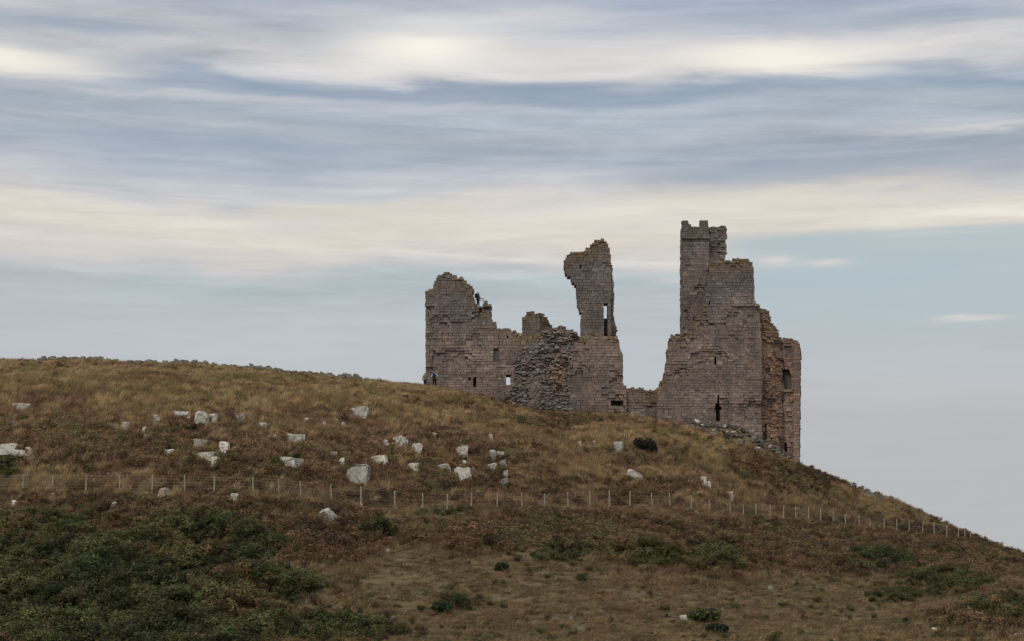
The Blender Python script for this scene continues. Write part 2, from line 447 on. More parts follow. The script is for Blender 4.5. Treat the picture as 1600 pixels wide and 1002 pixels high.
    def pt(s, q, d, z): return (s.X0 + q * s.ca - d * s.sa, s.Y0 + q * s.sa + d * s.ca, z)
    def blk(s, a0, a1, d0, d1, z0, z1, j):
        r = s.r; J = lambda: r.uniform(-j, j)
        c = [(a0, d0, z0), (a1, d0, z0), (a1, d0, z1), (a0, d0, z1), (a0, d1, z0), (a1, d1, z0), (a1, d1, z1), (a0, d1, z1)]
        return [s.pt(q + J(), d + J(), z + J()) for q, d, z in c]

def hash_str(t): return sum(ord(ch) * (i + 3) for i, ch in enumerate(t))
def spans(poly, z):
    xs = []
    for (x0, z0), (x1, z1) in zip(poly, poly[1:] + poly[:1]):
        if (z0 <= z < z1) or (z1 <= z < z0): xs.append(x0 + (z - z0) / (z1 - z0) * (x1 - x0))
    xs.sort()
    return [(a, b) for a, b in zip(xs[::2], xs[1::2]) if b - a > .12]
def cut(segs, h0, h1):
    o = []
    for a, b in segs:
        if h1 <= a or h0 >= b: o.append((a, b)); continue
        if h0 - a > .12: o.append((a, h0))
        if b - h1 > .12: o.append((h1, b))
    return o
def topdist(poly, x, z):
    best = 9
    for (x0, z0), (x1, z1) in zip(poly, poly[1:] + poly[:1]):
        if (x0 <= x < x1) or (x1 <= x < x0):
            zz = z0 + (x - x0) / (x1 - x0) * (z1 - z0)
            if zz >= z: best = min(best, zz - z)
    return best
def rect(u0, u1, p0, p1): return [(u0, p0), (u1, p0), (u1, p1), (u0, p1)]

def finish_walls(root, walls, loc, n_single):
    """the largest face stones become single parts, the rest of the stones one joined part for each wall"""
    allst = sorted(((st[1] - st[0]) * (st[5] - st[4]), wi, si) for wi, w in enumerate(walls) for si, st in enumerate(w.stones))
    single = {(wi, si) for _, wi, si in allst[-n_single:]}
    for wi, w in enumerate(walls):
        part = place(link(w.name, w.core.build(w.name, M_rubble), root), loc)
        acc = Acc()
        for si, st in enumerate(w.stones):
            P = w.blk(*st[:6], st[7])
            if (wi, si) in single:
                c = [sum(p[i] for p in P) / 8 for i in range(3)]
                m = mesh('stone', [tuple(p[i] - c[i] for i in range(3)) for p in P], BOXF, w.mat, {'mz': [st[6]] * 6})
                o = link('stone', m, part); o.location = c
            else: acc.box(P, st[6])
        for st in w.back: acc.box(w.blk(*st[:6], st[7]), st[6])
        tag(link('masonry', acc.build('masonry', w.mat), part), kind='stuff')

CX, CY = 11.0, 203.0
castle = tag(empty('castle_gatehouse', (CX, CY, hz(CX, CY))), 'ruined sandstone castle gatehouse with broken towers on the hilltop', 'castle ruin')
W = []
def wall(*a, **k): W.append(Wall(a[0], castle, *a[1:], **k)); return W[-1]
zpx = lambda p: toZ(p, 200)
# long front wall with the rounded gable end
front = [(665, 660), (665, 455), (669, 455), (670, 451), (676, 450), (677, 443), (681, 437), (684, 430), (690, 427), (697, 426), (706, 427), (713, 431), (715, 434), (724, 435),
         (725, 439), (729, 440), (730, 444), (734, 444), (735, 448), (738, 449), (739, 452), (741, 453), (738, 457), (740, 461), (743, 470), (745, 479), (749, 485), (753, 487),
         (754, 474), (757, 472), (766, 473), (769, 476), (768, 487), (767, 489), (770, 503), (776, 504), (777, 511), (797, 511), (799, 515), (806, 518), (812, 521), (832, 523), (850, 522), (886, 520), (896, 523),
         (906, 526), (915, 523), (924, 524), (931, 520), (938, 523), (948, 527), (964, 526), (967, 530), (969, 543), (973, 552), (974, 575), (974, 600), (978, 606), (982, 668)]
wall('front_wall', toX(665, 200), 200.0, .02, front, 2.3, holes=[(rect(771, 779, 542, 565), .28), (rect(739.5, 744, 590, 605), False), (rect(731.5, 735.5, 590, 594.5), False), (rect(791, 798, 586, 601), True),
      (rect(792, 794.5, 527, 530), True), (rect(954.5, 974, 624.5, 634), False), (rect(745, 757, 533, 541), False)][:6], greytop=(zpx(560), zpx(460)), width=(.38, .9), prou=.05, course=(.25, .4))
wall('side_wall', toX(665, 202) + 1.9, 202.2, math.radians(90), [(0, 22), (0, zpx(462)), (3, zpx(470)), (6, zpx(505)), (8.5, zpx(560)), (9, 22)], 1.9, local=True, seed=3, greytop=(zpx(560), zpx(460)))
wall('stair_head', toX(737, 202.4), 202.35, 0, [(737, 540), (737, 481), (753, 480), (768, 478), (768, 540)], 1.6, greytop=(zpx(560), zpx(460)), seed=5)
# stump behind the front wall
wall('rear_stump', toX(816, 206), 206.0, 0, [(816, 600), (816, 496), (820, 495), (822, 490), (829, 488), (834, 489), (840, 492), (843, 491), (843, 600)], 2.4, greytop=(zpx(560), zpx(500)), seed=7, warm=.1)
wall('rear_stump_return', toX(843, 206), 206.0, math.radians(38), [(843, 600), (843, 490), (850, 491), (852, 494), (857, 496), (858, 501), (862, 503), (863, 507), (866, 509), (866, 512), (886, 511.5), (886, 600)], 1.5, greytop=(zpx(560), zpx(500)), seed=8, rough=.3)
# tall broken fragment
frag = [(906, 560), (907, 521), (908, 489), (905, 487), (904, 480), (902, 476), (902, 466), (901, 456), (900, 448), (897, 443), (893, 438), (891, 433), (886, 430), (882.5, 429), (882, 420), (880.5, 415), (881, 408), (884, 403), (888, 397), (893, 394),
        (914, 392.5), (915, 388), (921, 387), (923, 384), (926, 379), (930, 375.5), (937, 374), (944, 376), (949, 382), (953, 388), (955, 404), (955, 560)]
wall('tower_fragment', toX(881, 203.2), 203.2, 0, frag, 1.9, holes=[(rect(905.8, 908.6, 414.5, 418), False), (rect(943.6, 949.2, 476, 498), True), (rect(943.8, 949.4, 497, 528), False)], greytop=(zpx(620), zpx(470)), seed=11, lichen=.9)
wall('fragment_return', toX(955.2, 203.25), 203.25, math.radians(32), [(955.4, 560), (955.4, 405), (956, 412), (958.5, 416), (958, 430), (959.5, 441), (959, 455), (960.5, 467), (960, 485), (961.5, 499), (963, 507), (966, 515), (967.5, 524), (968.5, 560)], .65, mirror=False,
     greytop=(zpx(620), zpx(470)), seed=12, rough=.35, width=(.3, .7), course=(.2, .32))
# low linking wall
wall('link_wall', toX(972, 201.2), 201.2, 0, [(970, 690), (970, 604), (980, 605), (986, 607), (996, 605), (1004, 607), (1008, 610), (1020, 610), (1027, 607), (1034, 600), (1034, 690)], 2.0, seed=15, rough=.25)
# keep: great wall
keep = [(1026, 720), (1027, 609), (1031, 600), (1032, 597), (1037, 592), (1038, 584), (1041, 576), (1041, 566), (1043.5, 560), (1043, 546), (1046, 540), (1046, 531), (1048, 526), (1055, 525), (1056, 522), (1062, 521), (1066, 517), (1084, 517), (1084, 510), (1085, 499), (1090, 492),
        (1094, 492), (1095, 508), (1097, 490), (1099, 478), (1103, 470), (1104, 456), (1106, 448), (1105, 436), (1107, 428), (1108, 412), (1111, 408), (1130, 408), (1140, 406), (1156, 404.5), (1170, 405), (1172, 409), (1177, 411), (1178, 430), (1179, 452), (1179.5, 468), (1183, 474),
        (1186, 478), (1188, 500), (1190, 540), (1191, 600), (1190, 660), (1192, 730)]
slit = [(1121.5, 618), (1123.5, 618), (1124, 628), (1125, 633), (1128, 636), (1128, 641), (1125, 643), (1125.5, 657), (1118.5, 657), (1119, 645), (1116.5, 633.5), (1120.5, 632)]
wall('keep_wall', toX(1026, 200), 200.0, 0, keep, 2.6, holes=[(rect(1117, 1119.8, 557, 569), False), (slit, False), (rect(1108, 1110, 470, 474), False)], greytop=(zpx(560), zpx(420)), seed=21, width=(.34, .8), course=(.22, .36))
# turret
tur = [(1068, 560), (1068, 372), (1065.4, 371), (1065.4, 345), (1075, 344), (1076.5, 350), (1080, 352.5), (1086, 353.5), (1093.5, 352.5), (1093.6, 344.5), (1107, 344.5), (1107.4, 361), (1109, 371), (1108, 372), (1108, 560)]
wall('turret_front', toX(1066, 202.75), 202.75, 0, tur, 1.0, seed=25, neat=True, greytop=(zpx(500), zpx(330)), lichen=.3, holes=[(rect(1083, 1092.5, 496, 517), True)])
wall('turret_right', toX(1108.2, 202.95), 202.95, math.radians(24), [(1108.4, 560), (1108.4, 371), (1109, 358), (1113, 355.8), (1124, 356.5), (1127, 356), (1129, 353), (1136, 352.6), (1137, 357), (1137, 372), (1134.5, 373), (1135, 381), (1136.5, 388), (1136.5, 396), (1134, 400), (1134, 560)], .9, seed=26, neat=True,
     greytop=(zpx(500), zpx(330)), lichen=.3, holes=[(rect(1121.5, 1127, 378.5, 390), False), (rect(1121, 1127, 394, 412), False)], rough=.2)
zt = toZ(356, 203)
wall('turret_left', toX(1068, 203.8) + .95, 203.8, math.radians(90), [(0, 26), (0, zt + .7), (1.0, zt + .7), (1.05, zt), (2.2, zt), (2.25, zt + .7), (3.5, zt + .7), (3.5, 26)], .9, local=True, seed=27, neat=True, greytop=(zpx(500), zpx(330)), lichen=.3)
wall('turret_back', toX(1068, 203.8), 207.3, 0, [(0, 26), (0, zt + .7), (1.2, zt + .7), (1.25, zt), (2.4, zt), (2.45, zt + .6), (4.8, zt + .2), (4.8, 26)], .9, local=True, seed=28, neat=True, greytop=(zpx(500), zpx(330)), lichen=.3)
# string course under the parapet
for k, (u0, u1, Y, an) in enumerate(((1064.8, 1109.4, 202.5, 0), )):
    wall('string_course', toX(u0, Y), Y, an, rect(u0, u1, 370.0, 372.8), .5, seed=30, neat=True, course=(.19, .2), mirror=False, greytop=(zpx(500), zpx(330)), lichen=.2)
# broken right-hand end of the keep with its orange core
wall('keep_end_wall', toX(1188, 200.9), 200.9, math.radians(27), [(1186, 730), (1186, 477), (1190, 479), (1192, 482), (1197, 484), (1203, 487), (1204, 494), (1207, 497), (1208, 504), (1211, 506), (1213, 512), (1216, 516), (1217, 522), (1220, 526), (1223, 530), (1223, 730)], 1.4, seed=33,
     warm=.64, rough=.6, jit=.05, width=(.3, .75), course=(.18, .34), holes=[(rect(1195, 1200.5, 663, 686), False), (rect(1198, 1206, 575, 583), .5), (rect(1200, 1214, 622, 632), .45)], prou=.14, greytop=(zpx(500), zpx(480)))
wall('end_tower_wall', toX(1221, 203.0), 203.0, math.radians(-8), [(1210, 735), (1210, 532), (1219, 528), (1226, 527.5), (1234, 528.5), (1241, 531), (1243, 534), (1243, 735)], 3.0, seed=34, warm=.4, rough=.3, prou=.1, jit=.03,
     holes=[([(1222, 580), (1226, 575), (1233, 578), (1236, 586), (1237, 608), (1226, 610), (1225, 596), (1222, 590)], .75), (rect(1217, 1222, 588, 602), .6), ([(1225, 541), (1236, 539), (1238, 552), (1229, 556)], .3), (rect(1226, 1229.5, 690, 715), False)], lichen=.5)
wall('end_tower_skin', toX(1241, 202.3), 202.3, math.radians(-10), [(1240, 740), (1240, 531), (1244, 531), (1247, 533), (1250, 537), (1251, 545), (1250.5, 600), (1250, 660), (1249, 740)], 5.0, seed=35, warm=.42, lichen=.8, prou=.06)
finish_walls(castle, W, (CX, CY, hz(CX, CY)), 300)
for ch in castle.children: pass

# ------------------------------------------------------------------ rock meshes
def rock_data(name, sx, sy, sz, seed, mat, cuts=1, rnd=.25, boxy=.75, taper=0., lean=0.):
    r = random.Random(seed); bm = bmesh.new()
    pts = []
    for ix in (-1, 1):
        for iy in (-1, 1):
            for iz in (-1, 1):
                k = 1 - taper * (iz > 0) * r.uniform(.5, 1)
                pts.append((ix * k * (1 - rnd * r.random()) + lean * iz, iy * k * (1 - rnd * r.random()), iz * (1 - rnd * r.random())))
    for _ in range(7):
        v = Vector((r.gauss(0, 1), r.gauss(0, 1), r.gauss(0, 1))).normalized()
        m = max(abs(v.x), abs(v.y), abs(v.z)); v = v.lerp(v / m, boxy) * r.uniform(.9, 1.05); pts.append(tuple(v))
    for p in pts: bm.verts.new((p[0] * sx, p[1] * sy, p[2] * sz))
    res = bmesh.ops.convex_hull(bm, input=bm.verts)
    for v in [v for v in bm.verts if not v.link_faces]: bm.verts.remove(v)
    if cuts:
        bmesh.ops.bevel(bm, geom=bm.edges[:], offset=min(sx, sy, sz) * .10, segments=1, profile=.5, affect='EDGES', clamp_overlap=True)
        bmesh.ops.triangulate(bm, faces=bm.faces[:])
        bmesh.ops.subdivide_edges(bm, edges=[e for e in bm.edges if e.calc_length() > .25 * max(sx, sz)], cuts=1)
        for v in bm.verts:
            n = Vector((r.gauss(0, 1), r.gauss(0, 1), r.gauss(0, 1))); v.co += n * min(sx, sz) * .055
    m = bpy.data.meshes.new(name); bm.to_mesh(m); bm.free()
    m.materials.append(mat)
    return m

def rock_mat(name, dark, pale, stain):
    m, t, b = new_mat(name, .95); p = t.nodes.new('ShaderNodeTexCoord').outputs['Object']
    oi = t.nodes.new('ShaderNodeObjectInfo'); rnd = E(t, oi.outputs['Random'])
    off = t.nodes.new('ShaderNodeVectorMath'); off.operation = 'ADD'; t.links.new(p, off.inputs[0]); t.links.new(comb(t, rnd * 37.0, rnd * 91.0, rnd * 53.0), off.inputs[1])
    q = off.outputs[0]
    c = ramp(t, noise(t, q, 2.6, 7, .68), [(.3, dark), (.47, tuple(.5 * (x + y) for x, y in zip(dark, pale))), (.62, pale)])
    c = mix(t, noise(t, q, 1.3, 5, .65).ss(.5, .7) * .75, c, stain)
    c = mix(t, noise(t, q, 6.0, 4, .6).ss(.55, .64) * .75, c, (.10, .095, .07))
    c = mix(t, noise(t, q, 11.0, 5, .7).ss(.56, .66) * .7, c, tuple(.45 * x for x in dark))
    c = mix(t, noise(t, q, 3.5, 3, .6).ss(.62, .72) * .5, c, (.30, .25, .09))
    v = rnd * .45 + .78
    cc_ = t.nodes.new('ShaderNodeCombineColor')
    for i in range(3): t.links.new(v.v, cc_.inputs[i])
    c = mix(t, 1.0, c, cc_.outputs[0], 'MULTIPLY')
    t.links.new(c, b.inputs['Base Color']); bump(t, b, noise(t, q, 7, 6, .7), .8, .08)
    return m
M_pale = rock_mat('pale_lichened_whinstone', (.22, .20, .165), (.64, .605, .54), (.27, .235, .165))
M_white = rock_mat('bleached_rock', (.36, .33, .28), (.78, .745, .68), (.42, .36, .27))
M_grey = rock_mat('grey_rock', (.085, .078, .066), (.29, .268, .235), (.15, .13, .09))
M_dgrey = rock_mat('dark_grey_rock', (.06, .052, .044), (.19, .165, .14), (.11, .09, .065))
M_tan = rock_mat('tan_rock', (.24, .2, .15), (.52, .45, .35), (.30, .23, .15))
MR = {'p': M_pale, 'w': M_white, 'g': M_grey, 't': M_tan}

# ------------------------------------------------------------------ broken rubble mass standing in front of the wall
sx0, sy0 = toX(850, 190.0), 190.0
stub = tag(empty('broken_wall_stub', (sx0, sy0, hz(sx0, sy0))), 'jagged grey rubble stump leaning out before the long front wall', 'ruined wall')
so = [(788, 622), (796, 612), (804, 598), (805, 575), (804, 563), (808, 552), (812, 545), (822, 540), (831, 536.5), (846, 535), (848, 528), (846, 518), (856, 515), (866, 513), (880, 515), (899, 516), (904, 521), (899, 528), (896, 534), (893, 545), (891, 557),
      (888, 570), (888, 580), (886, 594), (887, 606), (889, 620), (892, 645), (892, 660), (788, 660)]
acc, core = Acc(), Acc(); r = random.Random(77); singles = []
w_ = Wall('stub', None, sx0, sy0, 0, [(0, 0), (1, 0), (1, 1)], 1)
loc_o = [w_.frompx(p) for p in so]; z = min(p[1] for p in loc_o); zt_ = max(p[1] for p in loc_o)
while z < zt_:
    h = r.uniform(.09, .2); zm = z + h / 2
    for a0, a1 in spans(loc_o, zm):
        core.box(w_.blk(a0 + .3, a1 - .25, .75, 4.2, z - .02, z + h + .02, .04), (r.uniform(0, .4), .2, 0, .3))
        x = a0 + r.uniform(-.15, .12)
        while x < a1 - .08:
            w = r.uniform(.14, .46); xm = x + w / 2; fr = (xm - a0) / max(a1 - a0, .1)
            bulge = .62 * (fbm(xm / 1.3, zm / 1.1, 3, 4) - .5) * 1.7 + .9 * (2 * fr - 1) ** 2 * .6 + (zm - zt_ + 4) * .02 + r.gauss(0, .11)
            pu = 800 + F * (sx0 + xm) / sy0; pp = PH - (zm - EYE) * F / sy0
            wm = .75 * math.exp(-((pu - 872) / 14) ** 2) * math.exp(-((pp - 590) / 30) ** 2) + .25 * r.random()
            smooth_patch = 825 < pu < 846 and pp > 585
            tone = min(1, max(0, r.gauss(.66, .22))); g = (min(1, max(0, .75 - wm + r.gauss(0, .2))), )[0]
            if smooth_patch: bulge, tone, g, wm = .1 + r.gauss(0, .03), r.gauss(.62, .12), .05, .1
            P = w_.blk(x, x + w * .96, bulge, bulge + 1.1, z, z + h * .92, .045)
            singles.append((w * h, len(singles), P, (tone, wm, .1, g)))
            x += w
    z += h
singles.sort(key=lambda q: -q[0])
for _, _, P, at_ in singles[300:]: acc.box(P, at_)
stub_loc = (sx0, sy0, hz(sx0, sy0))
cpart = place(link('rubble_core', core.build('rubble_core', M_rubble), stub), stub_loc)
tag(place(link('rubble_face', acc.build('rubble_face', M_rubble), stub), stub_loc), kind='stuff')
for _, _, P, at_ in singles[:300]:
    c = [sum(p[i] for p in P) / 8 for i in range(3)]
    o = link('stone', mesh('stone', [tuple(p[i] - c[i] for i in range(3)) for p in P], BOXF, M_rubble, {'mz': [at_] * 6}), stub)
    o.location = Vector(c) - Vector(stub_loc)

# ------------------------------------------------------------------ banks of loose stone
def stone_heap(name, label, cat, spots, mats, seed):
    """spots: (x, y, z, size) ; alike stones share mesh data"""
    r = random.Random(seed)
    cx = sum(s[0] for s in spots) / len(spots); cy = sum(s[1] for s in spots) / len(spots); cz = hz(cx, cy)
    root = tag(empty(name, (cx, cy, cz)), label, cat)
    lib = [rock_data('stone', .5, .42, r.uniform(.2, .34), seed + k, mats[k % len(mats)], cuts=0, rnd=.35) for k in range(9)]
    for k, (x, y, z, s) in enumerate(spots):
        o = link('stone', lib[r.randrange(9)], root); o.location = (x - cx, y - cy, z - cz)
        o.rotation_euler = (r.gauss(0, .18), r.gauss(0, .18), r.uniform(0, 6.28)); o.scale = (s * r.uniform(.85, 1.2), s, s * r.uniform(.8, 1.25))
    return root
r = random.Random(5); spots = []
for k in range(185):                                  # tumbled wall along the crest
    u = 58 + 550 * k / 185 + r.uniform(-4, 4)
    dens = 1.0 if (75 < u < 140 or 215 < u < 320 or u > 380) else .55
    if r.random() > dens: continue
    if 572 < u and r.random() < .6: continue
    Y = crest(u) + r.uniform(-.5, .4); x = toX(u, Y)
    s = r.uniform(.3, .75) * (1.3 if 528 < u < 562 else 1); z = hz(x, Y)
    spots.append((x, Y, z + .12 + .12 * s, s))
    if 528 < u < 562 or r.random() < .35: spots.append((x + r.uniform(-.2, .2), Y + .3, z + .10 + .48 * s, s * .7))
stone_heap('tumbled_wall', 'low tumbled line of grey stones along the grassy crest', 'rubble wall', spots, [M_grey, M_grey, M_grey, M_grey], 100)
# rubble apron below the keep
r = random.Random(6); spots = []
ax = [1084, 1105, 1140, 1160, 1190, 1212, 1236]; atop = [658, 661, 665, 670, 690, 703, 713]
for k in range(290):
    u = 1083 + 152 * r.random() ** .9; top = float(np.interp(u, ax, atop)); bot = float(np.interp(u, uS, pS))
    f = 0 if r.random() < .3 else r.random()
    Y = 194.6 + 3.6 * (1 - f); p = top + (bot + 4 - top) * f
    s = r.uniform(.22, .6) if f else r.uniform(.35, .8)
    spots.append((toX(u, Y), Y, toZ(p, Y) - .1 * s, s))
bank = stone_heap('rubble_bank', 'sloping bank of loose grey stones at the foot of the keep', 'rubble', spots, [M_dgrey, M_dgrey, M_grey, M_dgrey, M_grey, M_dgrey, M_dgrey, M_pale, M_dgrey], 140)
bv, bf = [], []
for u in np.linspace(1080, 1240, 40):
    top = float(np.interp(u, ax, atop)); bot = float(np.interp(u, uS, pS))
    for f in (0, .25, .5, .75, 1.0):
        Y = 194.6 + 3.6 * (1 - f); bv.append((toX(u, Y), Y, toZ(top + (bot + 6 - top) * f, Y) - .28 + r.gauss(0, .05)))
    bv.append((toX(u, 200.1), 200.1, toZ(top, 198.2) - .2))
for i in range(39):
    for j in range(4): a = i * 6 + j; bf.append((a + 6, a, a + 1, a + 7))
    a = i * 6; bf.append((a, a + 6, a + 11, a + 5))
place(link('earth', mesh('earth', bv, bf, M_ground), bank), bank.location)
r = random.Random(8); spots = []
for k in range(60):
    u = 1343 + 36 * r.random(); p = 765 + (u - 1343) * .25 + r.uniform(-2, 6)
    x, y, z = ground_at(u, p + 4); s = r.uniform(.3, .8); spots.append((x, y, z + .05, s))
stone_heap('stone_outcrop', 'grey stony outcrop on the right-hand ridge beyond the fence', 'outcrop', spots, [M_grey], 180)
r = random.Random(9); spots = []
for k in range(34):
    u = 752 + 58 * r.random(); p = 611 + (u - 752) * .16 + r.uniform(-1, 5)
    Y = 196.5; x = toX(u, Y); s = r.uniform(.3, .7); spots.append((x, Y + r.uniform(-.6, .8), hz(x, Y) + .25 * s + (.35 if u > 785 else .1), s))
stone_heap('fallen_stones', 'scatter of fallen pale stones along the foot of the front wall', 'rubble', spots, [M_grey, M_pale, M_tan], 220)

# ------------------------------------------------------------------ boulders: u0, u1, top, bottom, material, taper, label (None: a small look-alike)
BO = [
 (20, 49, 631, 642, 'p', .0, 'flat-topped pale slab alone on the grassy upper slope'),
 (13, 27, 658, 668, 'g', .2, 'grey block half sunk in a dark hollow below the flat slab'),
 (0, 31, 695, 705, 'p', .1, 'long pale ledge stone at the back of a rock cluster by a green shrub'),
 (14, 40, 704, 715, 'w', .2, 'white wedge rock in front of the long ledge stone'),
 (36, 49, 699, 708, 'p', .3, 'small rounded rock behind the white wedge'),
 (188, 205, 660, 672, 'p', .1, 'squarish pale block on the edge of the brown bracken'),
 (238, 250, 648, 660, 'p', .5, 'leaf-shaped upright stone between two thin slabs'),
 (234, 245, 645, 648, 'p', .0, 'thin slab lying above the leaf-shaped stone'),
 (238, 252, 661, 668, 'g', .0, 'flat grey slab just below the leaf-shaped stone'),
 (271, 298, 643, 655, 'p', .2, 'wide low slab left of the big lichened block'),
 (301, 326, 643, 663, 'p', .15, 'big lichened block leaning against a smaller one'),
 (325, 339, 646, 660, 'p', .2, 'smaller block touching the big lichened block'),
 (364, 384, 646, 656, 'g', .3, 'grey humped stone uphill of the tall white block'),
 (302, 324, 687, 698, 'p', .0, 'flat grey-white slab above the tan footed slab'),
 (342, 358, 689, 708, 'w', .2, 'tall white upright block in brown bracken'),
 (309, 339, 707, 718, 'w', .0, 'long white slab resting over a small rock'),
 (329, 344, 714, 726, 'w', .2, 'small white rock tucked under the long white slab'),
 (254, 275, 703, 711, 'w', .1, 'narrow white slab in the brown bracken'),
 (244, 264, 765, 777, 't', .4, 'tan humped boulder just below the wire fence'),
 (360, 374, 773, 783, 'w', .2, 'white mossy stone just below the wire fence'),
 (17, 27, 784, 794, 'w', .4, 'curved white stone in short grass below the fence'),
 (169, 182, 785, 801, 'w', .7, 'white pointed stone at the edge of the green bracken'),
 (262, 272, 796, 809, 'p', .6, 'pale pointed stone between green and brown bracken'),
 (463, 476, 610, 618, 'g', .2, 'small grey stone high on the grass slope'),
 (548, 577, 638, 651, 'p', .0, 'large squared slab alone high on the grass slope'),
 (445, 475, 679, 692, 'p', .05, 'pale cracked block under a dark overhang of bracken'),
 (439, 471, 716, 731, 'p', .0, 'mossy slab beside a patch of green'),
 (513, 528, 706, 713, 'p', .2, 'flat stone above the round white cobble'),
 (529, 540, 716, 728, 'w', .4, 'round white cobble left of the largest boulder'),
 (541, 577, 727, 751, 'p', .05, 'largest squared pale boulder on the slope'),
 (579, 606, 712, 726, 'p', .2, 'grey-topped block uphill of the largest boulder'),
 (596, 609, 687, 696, 'w', .3, 'small white stone beside the sloping boulder'),
 (614, 638, 683, 699, 'w', .45, 'white boulder sloping down to one side'),
 (639, 660, 693, 707, 'w', .2, 'notched white block below the sloping boulder'),
 (635, 657, 724, 737, 'p', .3, 'ridged pale stone in brown bracken'),
 (667, 681, 716, 723, 'p', .1, 'thin stone above the paired blocks'),
 (681, 705, 725, 737, 'p', .1, 'flat pale block left of the deep angular boulder'),
 (711, 736, 729, 749, 'w', .05, 'deep angular boulder with a dark hollow beside it'),
 (711, 731, 696, 713, 'p', -.2, 'wedge-shaped pale block narrowing downwards'),
 (721, 731, 719, 727, 'p', .3, 'rounded stone between the wedge block and deep boulder'),
 (764, 775, 704, 720, 'p', .05, 'upright narrow stone beside its twin'),
 (775, 787, 703, 716, 'p', .05, 'upright twin stone with a rounded head'),
 (759, 776, 723, 734, 'p', .2, 'broad pale stone below the upright twins'),
 (780, 794, 719, 728, 'g', .3, 'grey domed stone below the upright twins'),
 (782, 795, 747, 757, 'g', .3, 'grey domed stone closest above the fence posts'),
 (503, 523, 795, 814, 'w', .05, 'smooth white slab lying tilted below the fence'),
 (587, 595, 809, 818, 'w', .3, 'white rock topmost on the earthy gully edge'),
 (590, 600, 820, 833, 'w', .4, 'knobbly white rock on the earthy gully edge'),
 (602, 609, 852, 861, 'w', .4, 'small white rock lowest on the earthy gully edge'),
 (425, 438, 830, 843, 'g', .4, 'grey boulder among green bracken'),
 (542, 554, 969, 980, 'w', .3, 'bright white stone in dark green scrub'),
 (956, 975, 690, 704, 'p', .1, 'stepped pale block near a lone dark bush'),
 (978, 1003, 730, 747, 'w', .1, 'pale jagged rock on the slope below the lone dark bush'),
 (1093, 1106, 745, 756, 'w', .4, 'small pale hump of rock on the slope under the keep'),
 (1134, 1147, 771, 781, 'p', .2, 'pale stone close above the fence under the keep'),
 (1062, 1074, 957, 967, 'w', .3, 'white angular stone beside the low green bush'),
 (903, 917, 980, 987, 'g', .0, 'flat grey stone in the short grass'),
]
SM = [(44, 50, 653, 658, 'p'), (40, 54, 711, 717, 'p'), (161, 170, 630, 637, 'g'), (209, 215, 636, 641, 't'), (221, 230, 667, 675, 'w'), (223, 231, 678, 683, 'p'), (305, 312, 624, 628, 'p'), (289, 297, 665, 669, 'w'),
      (286, 292, 675, 680, 'w'), (254, 263, 694, 699, 'p'), (472, 484, 653, 659, 'w'), (404, 420, 661, 666, 'p'), (426, 432, 661, 664, 'p'), (504, 510, 659, 666, 'p'), (533, 541, 660, 665, 'p'), (521, 528, 655, 658, 'p'),
      (425, 433, 680, 685, 'p'), (735, 744, 731, 738, 'g'), (763, 771, 679, 689, 'p'), (717, 723, 686, 693, 'p'), (672, 683, 676, 684, 'p'), (783, 794, 736, 742, 'p'), (925, 931, 689, 693, 'p'), (901, 910, 690, 694, 'p'), (326, 340, 727, 733, 't'), (1104, 1111, 752, 759, 'p')]
SB = [(29, 35, 773, 778, 'w'), (78, 84, 771, 777, 'w'), (0, 6, 797, 806, 'w'), (129, 137, 769, 774, 'p'), (609, 615, 957, 965, 'w'), (889, 897, 961, 966, 'g'), (1201, 1210, 914, 920, 'p'), (1457, 1466, 976, 985, 'w'), (1586, 1600, 987, 997, 't'),
      (1348, 1354, 923, 928, 'p'), (562, 567, 786, 792, 'p')]
def boulder(u0, u1, p0, p1, mk, taper, label, group, seed):
    r = random.Random(seed)
    x, y, z = ground_at((u0 + u1) / 2, p1 + 1)
    y2 = y + .5 * (u1 - u0) / F * y * .5
    sxx = (u1 - u0) / F * y / 2 * 1.02; hh = ((p1 - p0) * 1.05 + (1.5 if p0 < 760 or p1 - p0 < 8 else 3.5)) / F * y; hh = min(hh, 1.25 * sxx) if p0 > 800 else hh; emb = .35 * hh + .2
    szz = (hh + emb) / 2
    zb = toZ(p1 + 1, y)
    d = rock_data('boulder', sxx, max(.3, min(sxx * .8, .9)), szz, seed, MR[mk], 1, .26 if (u1 - u0) > 1.7 * (p1 - p0) else .4, .8, max(0, taper), r.uniform(-.12, .12))
    o = link('boulder', d); o.location = (toX((u0 + u1) / 2, y), y + .25, zb - emb + szz)
    o.rotation_euler = (r.gauss(0, .06), r.gauss(0, .07), r.gauss(0, .25))
    tag(o, label, 'boulder', group)
    return o, (x, y, sxx, 1.2 if p0 < 760 else 2.2)
ROCKS = []
for i, bd in enumerate(BO):
    o, rk = boulder(*bd[:6], bd[6], None, 300 + i); ROCKS.append(rk)
    if 'slab lying tilted' in bd[6]: o.rotation_euler = (.25, .8, .2); o.scale = (1.3, 1.1, .6); o.location.z += .15
    if 'jagged rock' in bd[6]: o.rotation_euler = (.1, .5, .3); o.scale = (1.1, 1, .55)
    if 'narrowing downwards' in bd[6]: o.rotation_euler = (math.pi, 0, .2)
